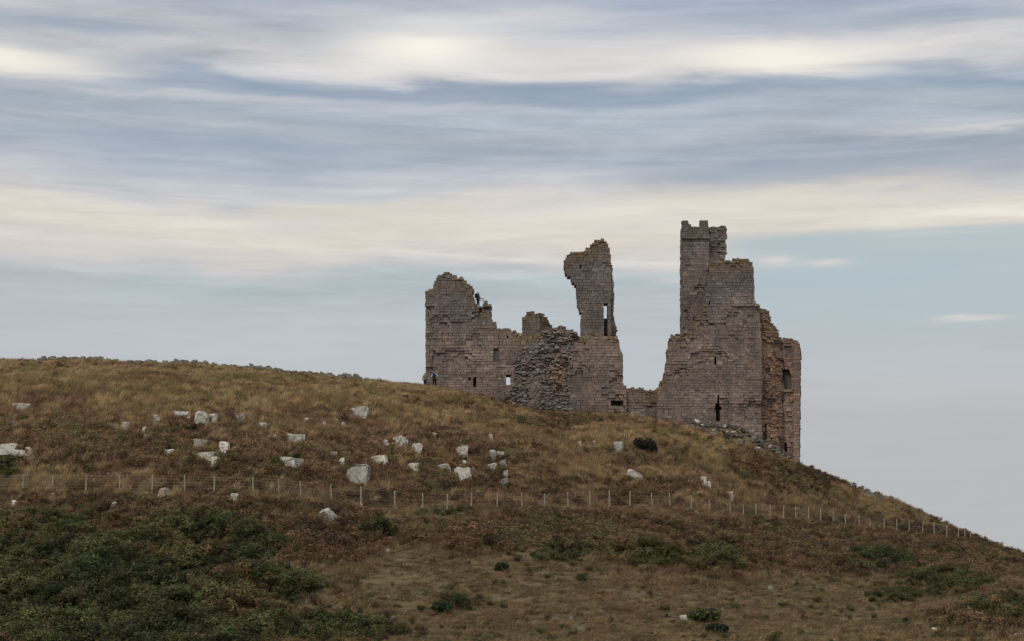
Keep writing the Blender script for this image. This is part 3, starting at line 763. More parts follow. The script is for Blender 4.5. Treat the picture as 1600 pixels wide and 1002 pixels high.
SML = ['small pale stone beside the dark hollow below the flat slab', 'small flat stone at the foot of the white wedge rock', 'lone small grey stone on grass uphill of the squarish block', 'tiny tan stone on grass uphill of the leaf-shaped stone', 'small white stone between the squarish block and the flat grey slab', 'small pale stone directly below a small white stone', 'small stone high in the grass above the big lichened block', 'thin white stone below the wide low slab', 'little white stone just below a thin white stone', 'small pale stone just above the narrow white slab', 'small white stone under a dark lip uphill of the cracked block', 'thin flat stone lying beside a tiny pale stone', 'tiny pale stone between a thin flat stone and the cracked block', None, None, None, 'small pale stone beside the cracked block', 'small grey stone against the deep angular boulder', 'small upright stone uphill of the upright twins', 'small stone just above the wedge-shaped block', 'small pale stone uphill of the notched white block', 'thin pale stone between the two grey domed stones', 0, 0, 'tan flat stone below the rock tucked under the white slab', 'small stone touching the pale hump of rock under the keep']
SBL = [1, 1, 'small white stone near the curved white stone in short grass', 1, 'tiny white stone in the scrub near the bright white stone', 'tiny grey stone uphill of the flat grey stone', 'tiny pale stone in turf at the edge of brown bracken', 'small white stone in turf below the wide green bracken', 'tan stone at the lower edge of the wide green bracken', 'tiny pale stone where turf meets the wide green bracken', 'tiny stone at a fence post foot above the earthy gully']
SHARED = {None: ('small pale stone in the loose row below the large squared slab', 'row of small stones below the squared slab'),
          0: ('faint small stone in grass near the stepped pale block', 'faint stones near the stepped block'), 1: ('tiny white stone in the grass along the fence line', 'tiny stones along the fence')}
for i, (bd, lb) in enumerate(zip(SM + SB, SML + SBL)):
    lb, gp_ = (lb, None) if isinstance(lb, str) else SHARED[lb]
    ROCKS.append(boulder(*bd, .25, lb, gp_, 500 + i)[1])

# ------------------------------------------------------------------ wire fence
POSTS = [(-14, 742), (35.5, 742.3), (81, 742.6), (134, 742), (186.5, 742.5), (237, 742), (288.5, 743), (334.6, 745), (395, 746), (436, 749), (470.5, 752), (518, 757), (564, 761), (617, 767), (660.7, 770), (698, 771), (736, 771), (776.6, 771.5),
         (816, 770), (851.6, 772), (888, 769), (921, 769), (952, 766), (984, 767), (1019.5, 770), (1047, 770), (1079.6, 776), (1108.7, 781), (1141, 786), (1162, 788), (1181, 788), (1203.7, 789), (1223.6, 790), (1244, 792), (1262.5, 793), (1282.4, 795),
         (1302, 799), (1322, 804), (1342.5, 806), (1359, 809), (1381, 810), (1401.7, 811), (1421, 813), (1441, 815), (1459.5, 817), (1479.5, 821), (1496.5, 825), (1508, 827), (1517, 829)]
M_wood, t, b = new_mat('bleached_post_wood', .9)
c = ramp(t, noise(t, t.nodes.new('ShaderNodeTexCoord').outputs['Object'], 5, 5, .6), [(.3, (.2, .185, .14)), (.55, (.36, .335, .27)), (.8, (.48, .45, .375))]); t.links.new(c, b.inputs['Base Color'])
M_wire, t, b = new_mat('galvanised_wire', .6); b.inputs['Base Color'].default_value = (.33, .33, .32, 1)
r = random.Random(12)
f0 = (toX(640, 137), 137.0); fence = tag(empty('wire_fence', (*f0, hz(*f0))), 'post and wire stock fence running along the slope below the ruin', 'fence')
fl = Vector((*f0, hz(*f0))); tops = []
for i, (u, p) in enumerate(POSTS):
    Y = float(smooth_interp(np.array([u]), uF, yF)[0]); x = toX(u, Y); z = hz(x, Y); zt = max(toZ(p, Y), z + .75)
    H = zt - z + .45; rad = r.uniform(.042, .056)
    v, f = [], []; n = 8
    for k, (hh, rr) in enumerate(((0, 1.05), (H - .05, .95), (H, .7))):
        for j in range(n):
            a = 2 * math.pi * j / n; v.append((rr * rad * math.cos(a), rr * rad * math.sin(a), hh + (k == 2) * .02 * math.cos(a)))
    for k in range(2):
        for j in range(n): f.append((k * n + j, k * n + (j + 1) % n, (k + 1) * n + (j + 1) % n, (k + 1) * n + j))
    f += [tuple(range(2 * n, 3 * n)), tuple(reversed(range(n)))]
    o = link('post', mesh('post', v, f, M_wood), fence); o.location = Vector((x, Y, z - .45)) - fl
    o.rotation_euler = (r.gauss(0, .04), r.gauss(0, .035), r.uniform(0, 6))
    tops.append((x, Y, z, zt))
for k, fr in enumerate((.08, .24, .40, .58, .78, .94)):
    v, f = [], []
    pts = []
    for i, (x, y, z, zt) in enumerate(tops):
        pts.append(Vector((x, y - .075, z + (zt - z) * fr)))
    n = 4; rad = .005 if k < 5 else .006
    for i, q in enumerate(pts):
        for j in range(n):
            a = 2 * math.pi * (j + .5) / n; v.append((q.x, q.y + rad * math.cos(a), q.z + rad * math.sin(a)))
    for i in range(len(pts) - 1):
        for j in range(n): f.append((i * n + j, (i + 1) * n + j, (i + 1) * n + (j + 1) % n, i * n + (j + 1) % n))
    place(link('wire', mesh('wire', v, f, M_wire), fence), fl)
xs_, ys_ = toX(1086, 196.2), 196.2
sv, sf = [], []
for hh, rr in ((0, .06), (1.25, .055), (1.3, .03)):
    for j in range(6): sv.append((rr * math.cos(j * 1.047), rr * math.sin(j * 1.047), hh))
for k in range(2):
    for j in range(6): sf.append((k * 6 + j, k * 6 + (j + 1) % 6, (k + 1) * 6 + (j + 1) % 6, (k + 1) * 6 + j))
sf += [(12, 13, 14, 15, 16, 17), (5, 4, 3, 2, 1, 0)]
M_dark, t, b = new_mat('dark_weathered_timber'); b.inputs['Base Color'].default_value = (.05, .045, .04, 1)
o = tag(link('stake', mesh('stake', sv, sf, M_dark)), 'short dark stake standing at the end of the rubble bank', 'stake'); o.location = (xs_, ys_, hz(xs_, ys_) - .2)

# ------------------------------------------------------------------ railing on the wall top
M_iron, t, b = new_mat('painted_iron', .5); b.inputs['Base Color'].default_value = (.04, .045, .05, 1); b.inputs['Metallic'].default_value = .6
def bar(p, q, rad, name, mat, parent, loc):
    p, q = Vector(p), Vector(q); d = (q - p).normalized(); s = d.orthogonal().normalized(); u_ = d.cross(s)
    v = [e + rad * (math.cos(a) * s + math.sin(a) * u_) for e in (p, q) for a in [k * math.pi / 3 for k in range(6)]]
    f = [(k, (k + 1) % 6, 6 + (k + 1) % 6, 6 + k) for k in range(6)] + [(5, 4, 3, 2, 1, 0), (6, 7, 8, 9, 10, 11)]
    return place(link(name, mesh(name, v, f, mat), parent), loc)
ry = 202.6; rl = (toX(753, ry), ry, toZ(480, ry))
rail = tag(empty('handrail', rl), 'dark metal handrail at the broken head of the wall', 'railing')
for u in (749.5, 755): bar((toX(u, ry), ry, toZ(480.5, ry)), (toX(u, ry), ry, toZ(466, ry)), .03, 'upright', M_iron, rail, rl)
for p in (466.5, 469.3): bar((toX(747.5, ry), ry, toZ(p, ry)), (toX(756.3, ry), ry, toZ(p, ry)), .025, 'rail', M_iron, rail, rl)

# ------------------------------------------------------------------ people
def flat_mat(name, col, rough=.85):
    m, t, b = new_mat(name, rough)
    n = noise(t, t.nodes.new('ShaderNodeTexCoord').outputs['Object'], 9, 3)
    c = mix(t, n.ss(.3, .7), tuple(v * .75 for v in col), tuple(min(1, v * 1.2) for v in col)); t.links.new(c, b.inputs['Base Color'])
    return m
def skin_mesh(name, joints, edges, root, mat, sub=1):
    m = bpy.data.meshes.new(name); names = list(joints); ix = {n: i for i, n in enumerate(names)}
    m.from_pydata([joints[n][0] for n in names], [(ix[a], ix[b]) for a, b in edges], [])
    o = bpy.data.objects.new(name, m); COL.objects.link(o)
    o.modifiers.new('Skin', 'SKIN'); sv = m.skin_vertices[0].data
    for n in names:
        sv[ix[n]].radius = joints[n][1]; sv[ix[n]].use_root = (n == root)
    s = o.modifiers.new('Sub', 'SUBSURF'); s.levels = s.render_levels = sub
    dg = bpy.context.evaluated_depsgraph_get()
    me = bpy.data.meshes.new_from_object(o.evaluated_get(dg)); me.name = name
    bpy.data.objects.remove(o)
    me.materials.clear(); me.materials.append(mat)
    me.polygons.foreach_set('use_smooth', [True] * len(me.polygons))
    return me
M_skin = flat_mat('skin', (.42, .27, .2))
def person(label, loc, rz, H, jacket, trousers, hair, pack=None, stride=.12, arm=.12, bend=.15, bulk=.022):
    k = H / 1.75; root = tag(empty('person', loc), label, 'person'); root.rotation_euler.z = rz
    J = {}; ed = []
    def j(n, x, y, z, a, b=None): J[n] = ((x * k, y * k, z * k), (a * k, (b or a) * k))
    # faces +Y
    j('pelvis', 0, 0, .95, .15, .105); j('waist', 0, 0, 1.10, .135, .10); j('chest', 0, .01, 1.30, .165, .115); j('neckb', 0, 0, 1.46, .07, .065); j('neck', 0, .01, 1.52, .055); j('head', 0, .03, 1.60, .075, .085); j('crown', 0, .025, 1.69, .068, .08)
    j('nose', 0, .125, 1.60, .014)
    ed += [('pelvis', 'waist'), ('waist', 'chest'), ('chest', 'neckb'), ('neckb', 'neck'), ('neck', 'head'), ('head', 'crown'), ('head', 'nose')]
    for s, q in ((-1, 'l'), (1, 'r')):
        j('ear' + q, s * .085, .02, 1.61, .016); ed.append(('head', 'ear' + q))
        j('sho' + q, s * .185, 0, 1.42, .062); j('elb' + q, s * (.23 + arm * .3), -.03, 1.13, .046); j('wri' + q, s * (.23 + arm * .2), .05 + bend * .6, .90 + bend * .3, .031)
        wx, wy, wz = s * (.23 + arm * .2), .05 + bend * .6, .90 + bend * .3
        j('palm' + q, wx, wy + .03, wz - .07, .026, .036)
        ed += [('neckb', 'sho' + q), ('sho' + q, 'elb' + q), ('elb' + q, 'wri' + q), ('wri' + q, 'palm' + q)]
        for fi, (oy, ln) in enumerate(((.034, .075), (.012, .085), (-.010, .078), (-.030, .062))):
            j(f'k{fi}' + q, wx, wy + .035 + oy, wz - .115, .0095); j(f't{fi}' + q, wx - s * .018, wy + .04 + oy, wz - .115 - ln, .0075)
            ed += [('palm' + q, f'k{fi}' + q), (f'k{fi}' + q, f't{fi}' + q)]
        j('th1' + q, wx - s * .01, wy + .075, wz - .07, .011); j('th2' + q, wx - s * .02, wy + .098, wz - .115, .009); ed += [('palm' + q, 'th1' + q), ('th1' + q, 'th2' + q)]
        j('hip' + q, s * .095, 0, .88, .095); j('kne' + q, s * .105, s * stride * .6 + .02, .49, .062); j('ank' + q, s * .11, s * stride - .02, .09, .042); j('toe' + q, s * .125, s * stride + .15, .035, .042, .032)
        ed += [('pelvis', 'hip' + q), ('hip' + q, 'kne' + q), ('kne' + q, 'ank' + q), ('ank' + q, 'toe' + q)]
    link('body', skin_mesh('body', J, ed, 'pelvis', M_skin), root)
    def sub(name, keys, g, mat, rootk):
        jj = {n: (J[n][0], (J[n][1][0] + g * k, J[n][1][1] + g * k)) for n in keys}
        return link(name, skin_mesh(name, jj, [e for e in ed if e[0] in keys and e[1] in keys], rootk, mat), root)
    sub('jacket', ['pelvis', 'waist', 'chest', 'neckb', 'shol', 'shor', 'elbl', 'elbr', 'wril', 'wrir'], bulk, jacket, 'pelvis')
    sub('trousers', ['pelvis', 'hipl', 'hipr', 'knel', 'kner', 'ankl', 'ankr'], .016, trousers, 'pelvis')
    for q in 'lr': sub('shoe', ['ank' + q, 'toe' + q], .012, M_dark, 'ank' + q)
    sub('hair', ['head', 'crown'], .014, hair, 'head').location.y = -.03 * k
    if pack:
        bm = bmesh.new(); bmesh.ops.create_cube(bm, size=1.0)
        for v in bm.verts: v.co = (v.co.x * (.34 - .06 * (v.co.z > 0)), v.co.y * .2, v.co.z * .5)
        bmesh.ops.bevel(bm, geom=bm.edges[:], offset=.05, segments=2, profile=.5, affect='EDGES')
        pm = bpy.data.meshes.new('backpack'); bm.to_mesh(pm); bm.free(); pm.materials.append(pack)
        o = link('backpack', pm, root); o.location = (0, -.22 * k, 1.25 * k); o.scale = (k, k, k)
        for s in (-1, 1):
            bmv = [(s * .10 - .02, -.12, 1.44), (s * .10 + .02, -.12, 1.44), (s * .11 + .02, .155, 1.40), (s * .11 - .02, .155, 1.40), (s * .12 - .02, .15, 1.15), (s * .12 + .02, .15, 1.15)]
            link('strap', mesh('strap', [tuple(c_ * k for c_ in q) for q in bmv], [(0, 1, 2, 3), (3, 2, 5, 4)], pack), root)
    return root
hair_b, hair_g = flat_mat('brown_hair', (.05, .03, .02)), flat_mat('grey_hair', (.3, .26, .23))
Y = crest(664) + 2.0; x = toX(664, Y)
person('walker in a green coat with brown hair beside the front wall corner', (x, Y, hz(x, Y)), .5, 1.64, flat_mat('green_coat', (.17, .2, .12)), flat_mat('dark_trousers', (.02, .02, .025)), hair_b)
Y = crest(679) + .2; x = toX(679, Y)
person('walker in a light blue shirt carrying a dark backpack by the front wall', (x, Y, hz(x, Y)), -.15, 1.78, flat_mat('blue_shirt', (.3, .45, .68)), flat_mat('black_trousers', (.015, .015, .018)), hair_g, flat_mat('maroon_pack', (.03, .018, .02)), bend=.35, arm=.35)
Y = 203.0; x = toX(746.5, Y)
person('visitor in navy jacket with a rucksack standing at the wall head', (x, Y, toZ(480.3, Y)), -1.1, 1.8, flat_mat('navy_jacket', (.012, .02, .045)), flat_mat('navy_trousers', (.01, .012, .02)), hair_b, flat_mat('dark_pack', (.012, .012, .02)), bend=.3, stride=.03, bulk=.045)

# ------------------------------------------------------------------ vegetation prototypes
def veg_mat(name, var=.35, trans=.25):
    m, t, b = new_mat(name, .85)
    a = t.nodes.new('ShaderNodeAttribute'); a.attribute_type = 'INSTANCER'; a.attribute_name = 'tint'
    l = t.nodes.new('ShaderNodeAttribute'); l.attribute_name = 'leaf'
    c = mix(t, 1.0, a.outputs['Color'], l.outputs['Color'], 'MULTIPLY')
    t.links.new(c, b.inputs['Base Color'])
    tr = t.nodes.new('ShaderNodeBsdfTranslucent'); t.links.new(c, tr.inputs[0])
    ms = t.nodes.new('ShaderNodeMixShader'); ms.inputs[0].default_value = trans
    t.links.new(b.outputs[0], ms.inputs[1]); t.links.new(tr.outputs[0], ms.inputs[2]); t.links.new(ms.outputs[0], t.nodes['Material Output'].inputs[0])
    return m
M_veg = veg_mat('living_fronds'); M_grass = veg_mat('grass_blades', trans=.35)

def grass_proto(seed, n, hgt, spread, wid, lean):
    r = random.Random(seed); v, f, a = [], [], []
    for _ in range(n):
        x, y = r.gauss(0, spread), r.gauss(0, spread); h = hgt * r.uniform(.5, 1.15); an = r.uniform(0, 6.28)
        dx_, dy_ = math.cos(an), math.sin(an); l = abs(r.gauss(lean, .25)) * h; bx, by = r.gauss(.5, .4), r.gauss(-.2, .4); w = wid * r.uniform(.6, 1.3)
        k = len(v)
        v += [(x - dx_ * w, y - dy_ * w, -.05), (x + dx_ * w, y + dy_ * w, -.05), (x + bx * l * .4 + dx_ * w * .7, y + by * l * .4 + dy_ * w * .7, h * .6), (x + bx * l * .4 - dx_ * w * .7, y + by * l * .4 - dy_ * w * .7, h * .6), (x + bx * l, y + by * l, h)]
        f += [(k, k + 1, k + 2, k + 3), (k + 3, k + 2, k + 4)]; g = r.uniform(.6, 1.3); wm = r.uniform(.9, 1.12)
        a += [(g * wm, g, g * .95, 1)] * 2
    return v, f, a
def bracken_proto(seed, n, hgt, flop):
    r = random.Random(seed); v, f, a = [], [], []
    for _ in range(n):
        an = r.uniform(0, 6.28); L = hgt * r.uniform(.7, 1.15); rise = r.uniform(.55, 1.0) * (1 - flop) ; bx, by = r.gauss(0, .14), r.gauss(0, .14)
        d = Vector((math.cos(an), math.sin(an), 0)); s = Vector((-d.y, d.x, 0)); g = r.uniform(.55, 1.3); wm = r.uniform(.88, 1.15)
        P = lambda q: Vector((bx, by, -.05)) + d * (L * (.15 * q + .75 * q * q)) + Vector((0, 0, L * (rise * 1.5 * q - rise * .95 * q * q)))
        k = len(v); w = .012
        p0, p1, p2 = P(0), P(.5), P(1)
        v += [p0 - s * w, p0 + s * w, p1 + s * w * .8, p1 - s * w * .8, p2]; f += [(k, k + 1, k + 2, k + 3), (k + 3, k + 2, k + 4)]; a += [(g * .7, g * .6, g * .5, 1)] * 2
        m_ = 7
        for i in range(m_):
            q = .28 + .7 * i / (m_ - 1); c = P(q); c2 = P(min(1, q + .1)); ln = L * .36 * (1 - .8 * (q - .28) / .72) * r.uniform(.8, 1.2); dr = r.uniform(-.35, .1)
            for sg in (-1, 1):
                tip = c + s * sg * ln + d * ln * .35 + Vector((0, 0, ln * dr)); mid = c.lerp(tip, .45); wv = (c2 - c).normalized() * ln * .17; k = len(v)
                v += [c, mid + wv, tip, mid - wv]; f.append((k, k + 1, k + 2, k + 3)); gg = g * r.uniform(.8, 1.2); a.append((gg * wm, gg, gg * .95, 1))
    return v, f, a
def dome_proto(seed, n, rad, hgt, leaf):
    r = random.Random(seed); v, f, a = [], [], []
    lobes = [(r.gauss(0, .4) * rad, r.gauss(0, .4) * rad, hgt * r.uniform(.3, .65), r.uniform(.4, .75)) for _ in range(5)]
    for _ in range(n):
        lx, ly, lz, lr = r.choice(lobes); d = Vector((r.gauss(0, 1), r.gauss(0, 1), r.gauss(.25, 1))).normalized(); q = lr * r.uniform(.7, 1.1)
        c = Vector((lx + d.x * q * rad, ly + d.y * q * rad, max(.0, lz + d.z * q * hgt * .7))); s_ = leaf * r.uniform(.6, 1.3)
        nn = (d + Vector((r.gauss(0, .4), r.gauss(0, .4), r.gauss(.35, .4)))).normalized(); e1 = nn.orthogonal(); e1.rotate(Matrix.Rotation(r.uniform(0, 6.28), 3, nn)); e2 = nn.cross(e1); k = len(v)
        v += [c - e1 * s_, c + e2 * s_ * .38 - nn * s_ * .15, c + e1 * s_ * 1.1 - nn * s_ * .3, c - e2 * s_ * .38 - nn * s_ * .15]; f.append((k, k + 1, k + 2, k + 3)); g = r.uniform(.6, 1.35); wm = r.uniform(.92, 1.1); a.append((g * wm, g, g * .9, 1))
    v2, f2, a2 = bracken_proto(seed + 500, 3, hgt * 1.15, .0); k = len(v)
    return v + [tuple(q) for q in v2], f + [tuple(i + k for i in q) for q in f2], a + a2
def proto_col(name, items, mat):
    c = bpy.data.collections.new(name)
    for i, (v, f, a) in enumerate(items):
        c.objects.link(bpy.data.objects.new(f'{name}_{i:02d}', mesh(name, v, f, mat, {'leaf': a})))
    return c
def scatter(name, label, col, P, rz, tilt, S, tint):
    n = len(P); m = bpy.data.meshes.new(name); m.vertices.add(n); m.vertices.foreach_set('co', np.asarray(P, np.float32).ravel())
    nv = len(col.objects)
    def attr(k, ty, arr, fld): m.attributes.new(k, ty, 'POINT').data.foreach_set(fld, np.asarray(arr).ravel())
    attr('rot', 'FLOAT_VECTOR', np.stack([tilt[:, 0], tilt[:, 1], rz], 1).astype(np.float32), 'vector')
    attr('scl', 'FLOAT_VECTOR', S.astype(np.float32), 'vector')
    attr('pick', 'INT', nr.randint(0, nv, n).astype(np.int32), 'value')
    attr('tint', 'FLOAT_COLOR', np.concatenate([tint, np.ones((n, 1))], 1).astype(np.float32), 'color')
    o = tag(link(name, m), label, name.split('_')[-1], kind='stuff')
    g = bpy.data.node_groups.new(name, 'GeometryNodeTree')
    g.interface.new_socket('Geometry', in_out='INPUT', socket_type='NodeSocketGeometry'); g.interface.new_socket('Geometry', in_out='OUTPUT', socket_type='NodeSocketGeometry')
    N = g.nodes.new; gi, go = N('NodeGroupInput'), N('NodeGroupOutput'); ip = N('GeometryNodeInstanceOnPoints'); ci = N('GeometryNodeCollectionInfo')
    ci.inputs['Collection'].default_value = col; ci.inputs['Separate Children'].default_value = True; ci.inputs['Reset Children'].default_value = True
    def na(k, ty): q = N('GeometryNodeInputNamedAttribute'); q.data_type = ty; q.inputs[0].default_value = k; return q.outputs[0]
    L = g.links.new
    L(gi.outputs[0], ip.inputs['Points']); L(ci.outputs[0], ip.inputs['Instance']); ip.inputs['Pick Instance'].default_value = True
    L(na('pick', 'INT'), ip.inputs['Instance Index']); L(na('scl', 'FLOAT_VECTOR'), ip.inputs['Scale'])
    e2r = N('FunctionNodeEulerToRotation'); L(na('rot', 'FLOAT_VECTOR'), e2r.inputs[0]); L(e2r.outputs[0], ip.inputs['Rotation'])
    L(ip.outputs[0], go.inputs[0])
    o.modifiers.new('scatter', 'NODES').node_group = g
    return o

CR = [crest(q) for q in range(0, 640, 20)]
def sample(n, y0=80, y1=214):
    y = np.sqrt(nr.rand(n) * (y1**2 - y0**2) + y0**2); u = nr.uniform(-70, 1670, n); x = (u - 800) / F * y
    z = height(x, y); p = PH - (z - EYE) * F / y
    keep = np.ones(n, bool)
    for rx, ry_, rs, fr in ROCKS:                      # nothing grows right in front of or on the rocks
        keep &= ~((np.abs(x - rx) < rs * .9) & (y > ry_ - fr) & (y < ry_ + .9))
    keep &= ~((u > 50) & (u < 575) & (y > np.interp(u, np.arange(0, 640, 20), CR) - 1.1 + .9 * (vnoise(x, y) - .5)))
    keep &= ~((u > 660) & (u < 1255) & (y > 199.2))
    keep &= ~((u > 1082) & (u < 1238) & (y > 195.2))
    x, y, z, u, p = x[keep], y[keep], z[keep], u[keep], p[keep]
    return x, y, z, u, p, zones(u, p, x, y)
def colmix(w, cols):
    w = np.clip(w, 1e-4, None); w = w / w.sum(1, keepdims=True)
    return w @ np.array(cols)
def tilts(n, s): return nr.normal(0, s, (n, 2))

# grass
x, y, z, u, p, (zg, zr, zl) = sample(90000)
bare = sstep(.05, .0, np.abs(fbm(x / 9, y / 5, 71) - .5)) * zl * .8 + sstep(.6, .7, fbm(x / 2.5, y / 2.5, 73)) * zl * .6
ok = nr.rand(len(x)) < (1 - np.clip(bare, 0, .9)) * (1 - .9 * zg) * (1 - (.55 + .3 * sstep(680, 760, p)) * zr)
x, y, z, u, p, zg, zr, zl = (q[ok] for q in (x, y, z, u, p, zg, zr, zl))
n = len(x); pa, pb = fbm(x / 2.2, y / 2.2, 41), fbm(x / 6, y / 6, 55)
tint = colmix(np.stack([sstep(.35, .62, pa) * 1.1, sstep(.62, .4, pb) * 1.0, sstep(.5, .66, pb) * .9 + zr * 1.6, zl * 2.2], 1),
              [(.44, .315, .185), (.245, .192, .10), (.215, .135, .084), (.23, .172, .092)])
tint *= (1.18 - .42 * sstep(740, 830, p) + .12 * zl)[:, None]
tint *= nr.uniform(.45, 1.5, (n, 1)) * (1 + nr.normal(0, .05, (n, 3)))
nf = 1 - .5 * (sstep(2.2, 1.2, np.abs(y + .7 - smooth_interp(u, uF, yF))))
hs = nf * (1 - .45 * sstep(760, 830, p)) * np.where(zl > .5, .42, 1.0) * nr.uniform(.6, 1.25, n) * (1 - .5 * sstep(40, 10, p - smooth_interp(u, uS, pS)))
gcol = proto_col('grass_tuft', [grass_proto(k, 40, .5, .17, .013, .6) for k in range(6)], M_grass)
scatter('hill_grass', 'straw and olive coloured rough grass covering the hillside', gcol, np.stack([x, y, z], 1), nr.uniform(-.7, .7, n), tilts(n, .2), np.stack([nr.uniform(.8, 1.5, n), nr.uniform(.8, 1.5, n), hs * 1.15], 1), tint)
# separate tussocks of longer bleached grass
x, y, z, u, p, (zg, zr, zl) = sample(9000)
ok = nr.rand(len(x)) < (1 - zg) * (1 - .5 * zl)
x, y, z, u, p, zl = (q[ok] for q in (x, y, z, u, p, zl)); n = len(x)
tint = np.array([(.55, .41, .24), (.30, .24, .12), (.22, .15, .09), (.42, .30, .17)])[nr.randint(0, 4, n)] * nr.uniform(.6, 1.15, (n, 1)) * (1.1 - .4 * sstep(740, 830, p))[:, None]
S = (nr.uniform(.6, 1.25, n) * (1 - .45 * zl) * (1 - .4 * sstep(760, 830, p)) * (1 - .55 * sstep(40, 10, p - smooth_interp(u, uS, pS))))[:, None] * np.ones((1, 3))
tcol = proto_col('tussock', [grass_proto(80 + k, 90, .62, .17, .013, .9) for k in range(5)], M_grass)
scatter('tussock_grass', 'scattered longer bleached tussocks standing out of the hillside grass', tcol, np.stack([x, y, z], 1), nr.uniform(-.6, .6, n), tilts(n, .12), S, tint)
# dying brown bracken
x, y, z, u, p, (zg, zr, zl) = sample(70000)
ok = nr.rand(len(x)) < np.clip(zr * (.68 + .22 * sstep(660, 760, p)) + .05 * (1 - zl) + .035 * zl + .05 * zg, 0, 1)
x, y, z, u, p, zg, zr, zl = (q[ok] for q in (x, y, z, u, p, zg, zr, zl))
n = len(x); pa, pb = fbm(x / 3, y / 3, 61), fbm(x / 7, y / 7, 75)
tint = colmix(np.stack([sstep(.4, .6, pa), sstep(.6, .4, pb), sstep(.52, .66, pb), sstep(.56, .7, pa) * .7], 1), [(.20, .120, .074), (.136, .09, .057), (.165, .134, .067), (.28, .19, .11)])
tint *= (1.3 - .35 * sstep(660, 780, p))[:, None]
tint *= nr.uniform(.4, 1.5, (n, 1)) * (1 + nr.normal(0, .05, (n, 3)))
nf = 1 - .5 * (sstep(2.2, 1.2, np.abs(y + .7 - smooth_interp(u, uF, yF))))
S = (nf * nr.uniform(.55, 1.35, n) * (1 - .35 * sstep(660, 600, p)) * (1 - .5 * zl))[:, None] * np.ones((1, 3))
bcol = proto_col('bracken_clump', [dome_proto(20 + k, 210, .42, .55, .055) if k < 5 else bracken_proto(20 + k, 10, .65, .12) for k in range(7)], M_veg)
scatter('brown_bracken', 'rust brown dying bracken across the middle of the slope', bcol, np.stack([x, y, z], 1), nr.uniform(0, 6.28, n), tilts(n, .2), S, tint)
# green bracken
x, y, z, u, p, (zg, zr, zl) = sample(75000)
ok = nr.rand(len(x)) < np.clip(zg * .95 + .03 * zr + .012 * zl, 0, 1) 
x, y, z, u, p, zg = (q[ok] for q in (x, y, z, u, p, zg))
n = len(x); pa, pb = fbm(x / 2, y / 2, 81), fbm(x / 6, y / 6, 95)
tint = colmix(np.stack([sstep(.35, .6, pa), sstep(.62, .4, pb), sstep(.6, .72, pb) * .8, sstep(.58, .72, pa)], 1), [(.09, .096, .043), (.056, .064, .03), (.155, .112, .055), (.14, .14, .066)])
tint *= nr.uniform(.45, 1.5, (n, 1)) * (1 + nr.normal(0, .06, (n, 3)))
S = ((.55 + .45 * zg) * nr.uniform(.65, 1.3, n) * (.7 + .9 * (fbm(x / 2.6, y / 2.6, 9, 3) - .2)))[:, None] * np.ones((1, 3))
gb = proto_col('fern_clump', [dome_proto(40 + k, 280, .5, .7, .06) if k < 6 else bracken_proto(40 + k, 12, .7, .0) for k in range(7)], M_veg)
scatter('green_bracken', 'dense dark green bracken filling the foot of the slope', gb, np.stack([x, y, z], 1), nr.uniform(0, 6.28, n), tilts(n, .18), S, tint)

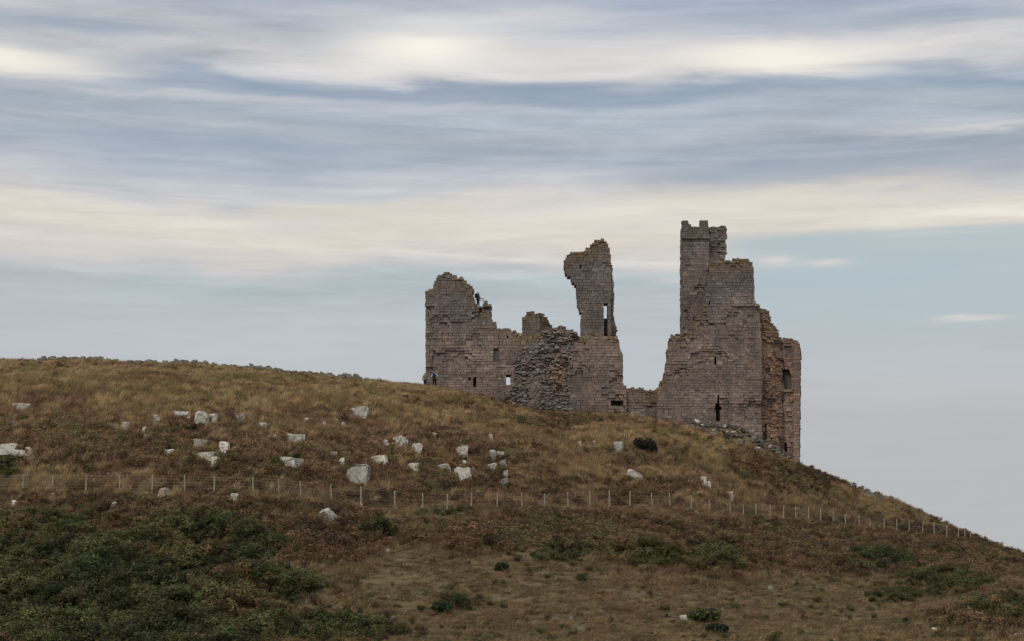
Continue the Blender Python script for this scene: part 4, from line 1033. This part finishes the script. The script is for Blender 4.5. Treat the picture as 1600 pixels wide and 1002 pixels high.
# ------------------------------------------------------------------ single bushes
M_leafd, M_stem = None, flat_mat('twig_bark', (.06, .045, .035))
def leaf_mat(name, c0, c1):
    m, t, b = new_mat(name, .8)
    l = t.nodes.new('ShaderNodeAttribute'); l.attribute_name = 'leaf'; s = t.nodes.new('ShaderNodeSeparateColor'); t.links.new(l.outputs['Color'], s.inputs[0])
    t.links.new(mix(t, E(t, s.outputs[0]), c0, c1), b.inputs['Base Color'])
    return m
def bush(u, p, wpx, hpx, label, c0, c1, seed, n=2600):
    r = random.Random(seed); x, y, z = ground_at(u, p); rx, rz_ = wpx / F * y / 2, hpx / F * y
    root = tag(empty('bush', (x, y, z)), label, 'bush'); v, f, a = [], [], []; lobes = [(r.uniform(-.6, .6) * rx, r.uniform(-.5, .5) * rx, rz_ * r.uniform(.2, .62), r.uniform(.3, .58)) for _ in range(15)]
    for _ in range(n):
        lx, ly, lz, lr = r.choice(lobes); d = Vector((r.gauss(0, 1), r.gauss(0, 1), r.gauss(0, 1))).normalized(); q = r.random() ** .4 * lr * (1.15 if r.random() < .12 else 1)
        c = Vector((lx + d.x * q * rx, ly + d.y * q * rx, max(.02, lz + d.z * q * rz_ * .8))); s = r.uniform(.05, .12)
        e1 = (d + Vector((r.gauss(0, .6), r.gauss(0, .6), r.gauss(.3, .6)))).normalized(); e2 = e1.orthogonal(); e2.rotate(Matrix.Rotation(r.uniform(0, 6.28), 3, e1)); k = len(v)
        v += [c - e1 * s, c + e2 * s * .4, c + e1 * s, c - e2 * s * .4]; f.append((k, k + 1, k + 2, k + 3)); a.append((r.random(), 0, 0, 1))
    link('foliage', mesh('foliage', v, f, leaf_mat('bush_leaves', c0, c1), {'leaf': a}), root)
    for lx, ly, lz, lr in lobes[:9]:
        p0, p1 = Vector((lx * .15, ly * .15, -.1)), Vector((lx, ly, lz)); w = .025; k = Vector((w, 0, 0)); k2 = Vector((0, w, 0))
        link('stem', mesh('stem', [p0 - k, p0 + k, p0 + k2 * 1.5, p1 - k * .4, p1 + k * .4, p1 + k2 * .6], [(0, 1, 4, 3), (1, 2, 5, 4), (2, 0, 3, 5), (2, 1, 0), (3, 4, 5)], M_stem), root)
bush(1009, 707, 42, 29, 'lone dark bush on the grass slope below the castle', (.014, .015, .012), (.035, .036, .028), 1, 3600)
bush(1098, 974, 52, 24, 'low gorse bush with yellow-green top in short grass', (.022, .03, .016), (.12, .14, .05), 2, 3600)
bush(1118, 991, 44, 18, 'flat dark green bush sprawling before the gorse bush', (.018, .028, .014), (.045, .062, .03), 3, 3200)
bush(690, 957, 34, 18, 'dark green bush in the short grass beyond the green scrub', (.02, .035, .018), (.06, .085, .04), 4, 2000)
bush(785, 895, 24, 14, 'little green bush alone in the brown turf', (.03, .04, .02), (.07, .085, .04), 5, 1600)

scene.render.engine = 'CYCLES'
scene.cycles.max_bounces = 6
scene.cycles.diffuse_bounces = 3
scene.cycles.transparent_max_bounces = 4
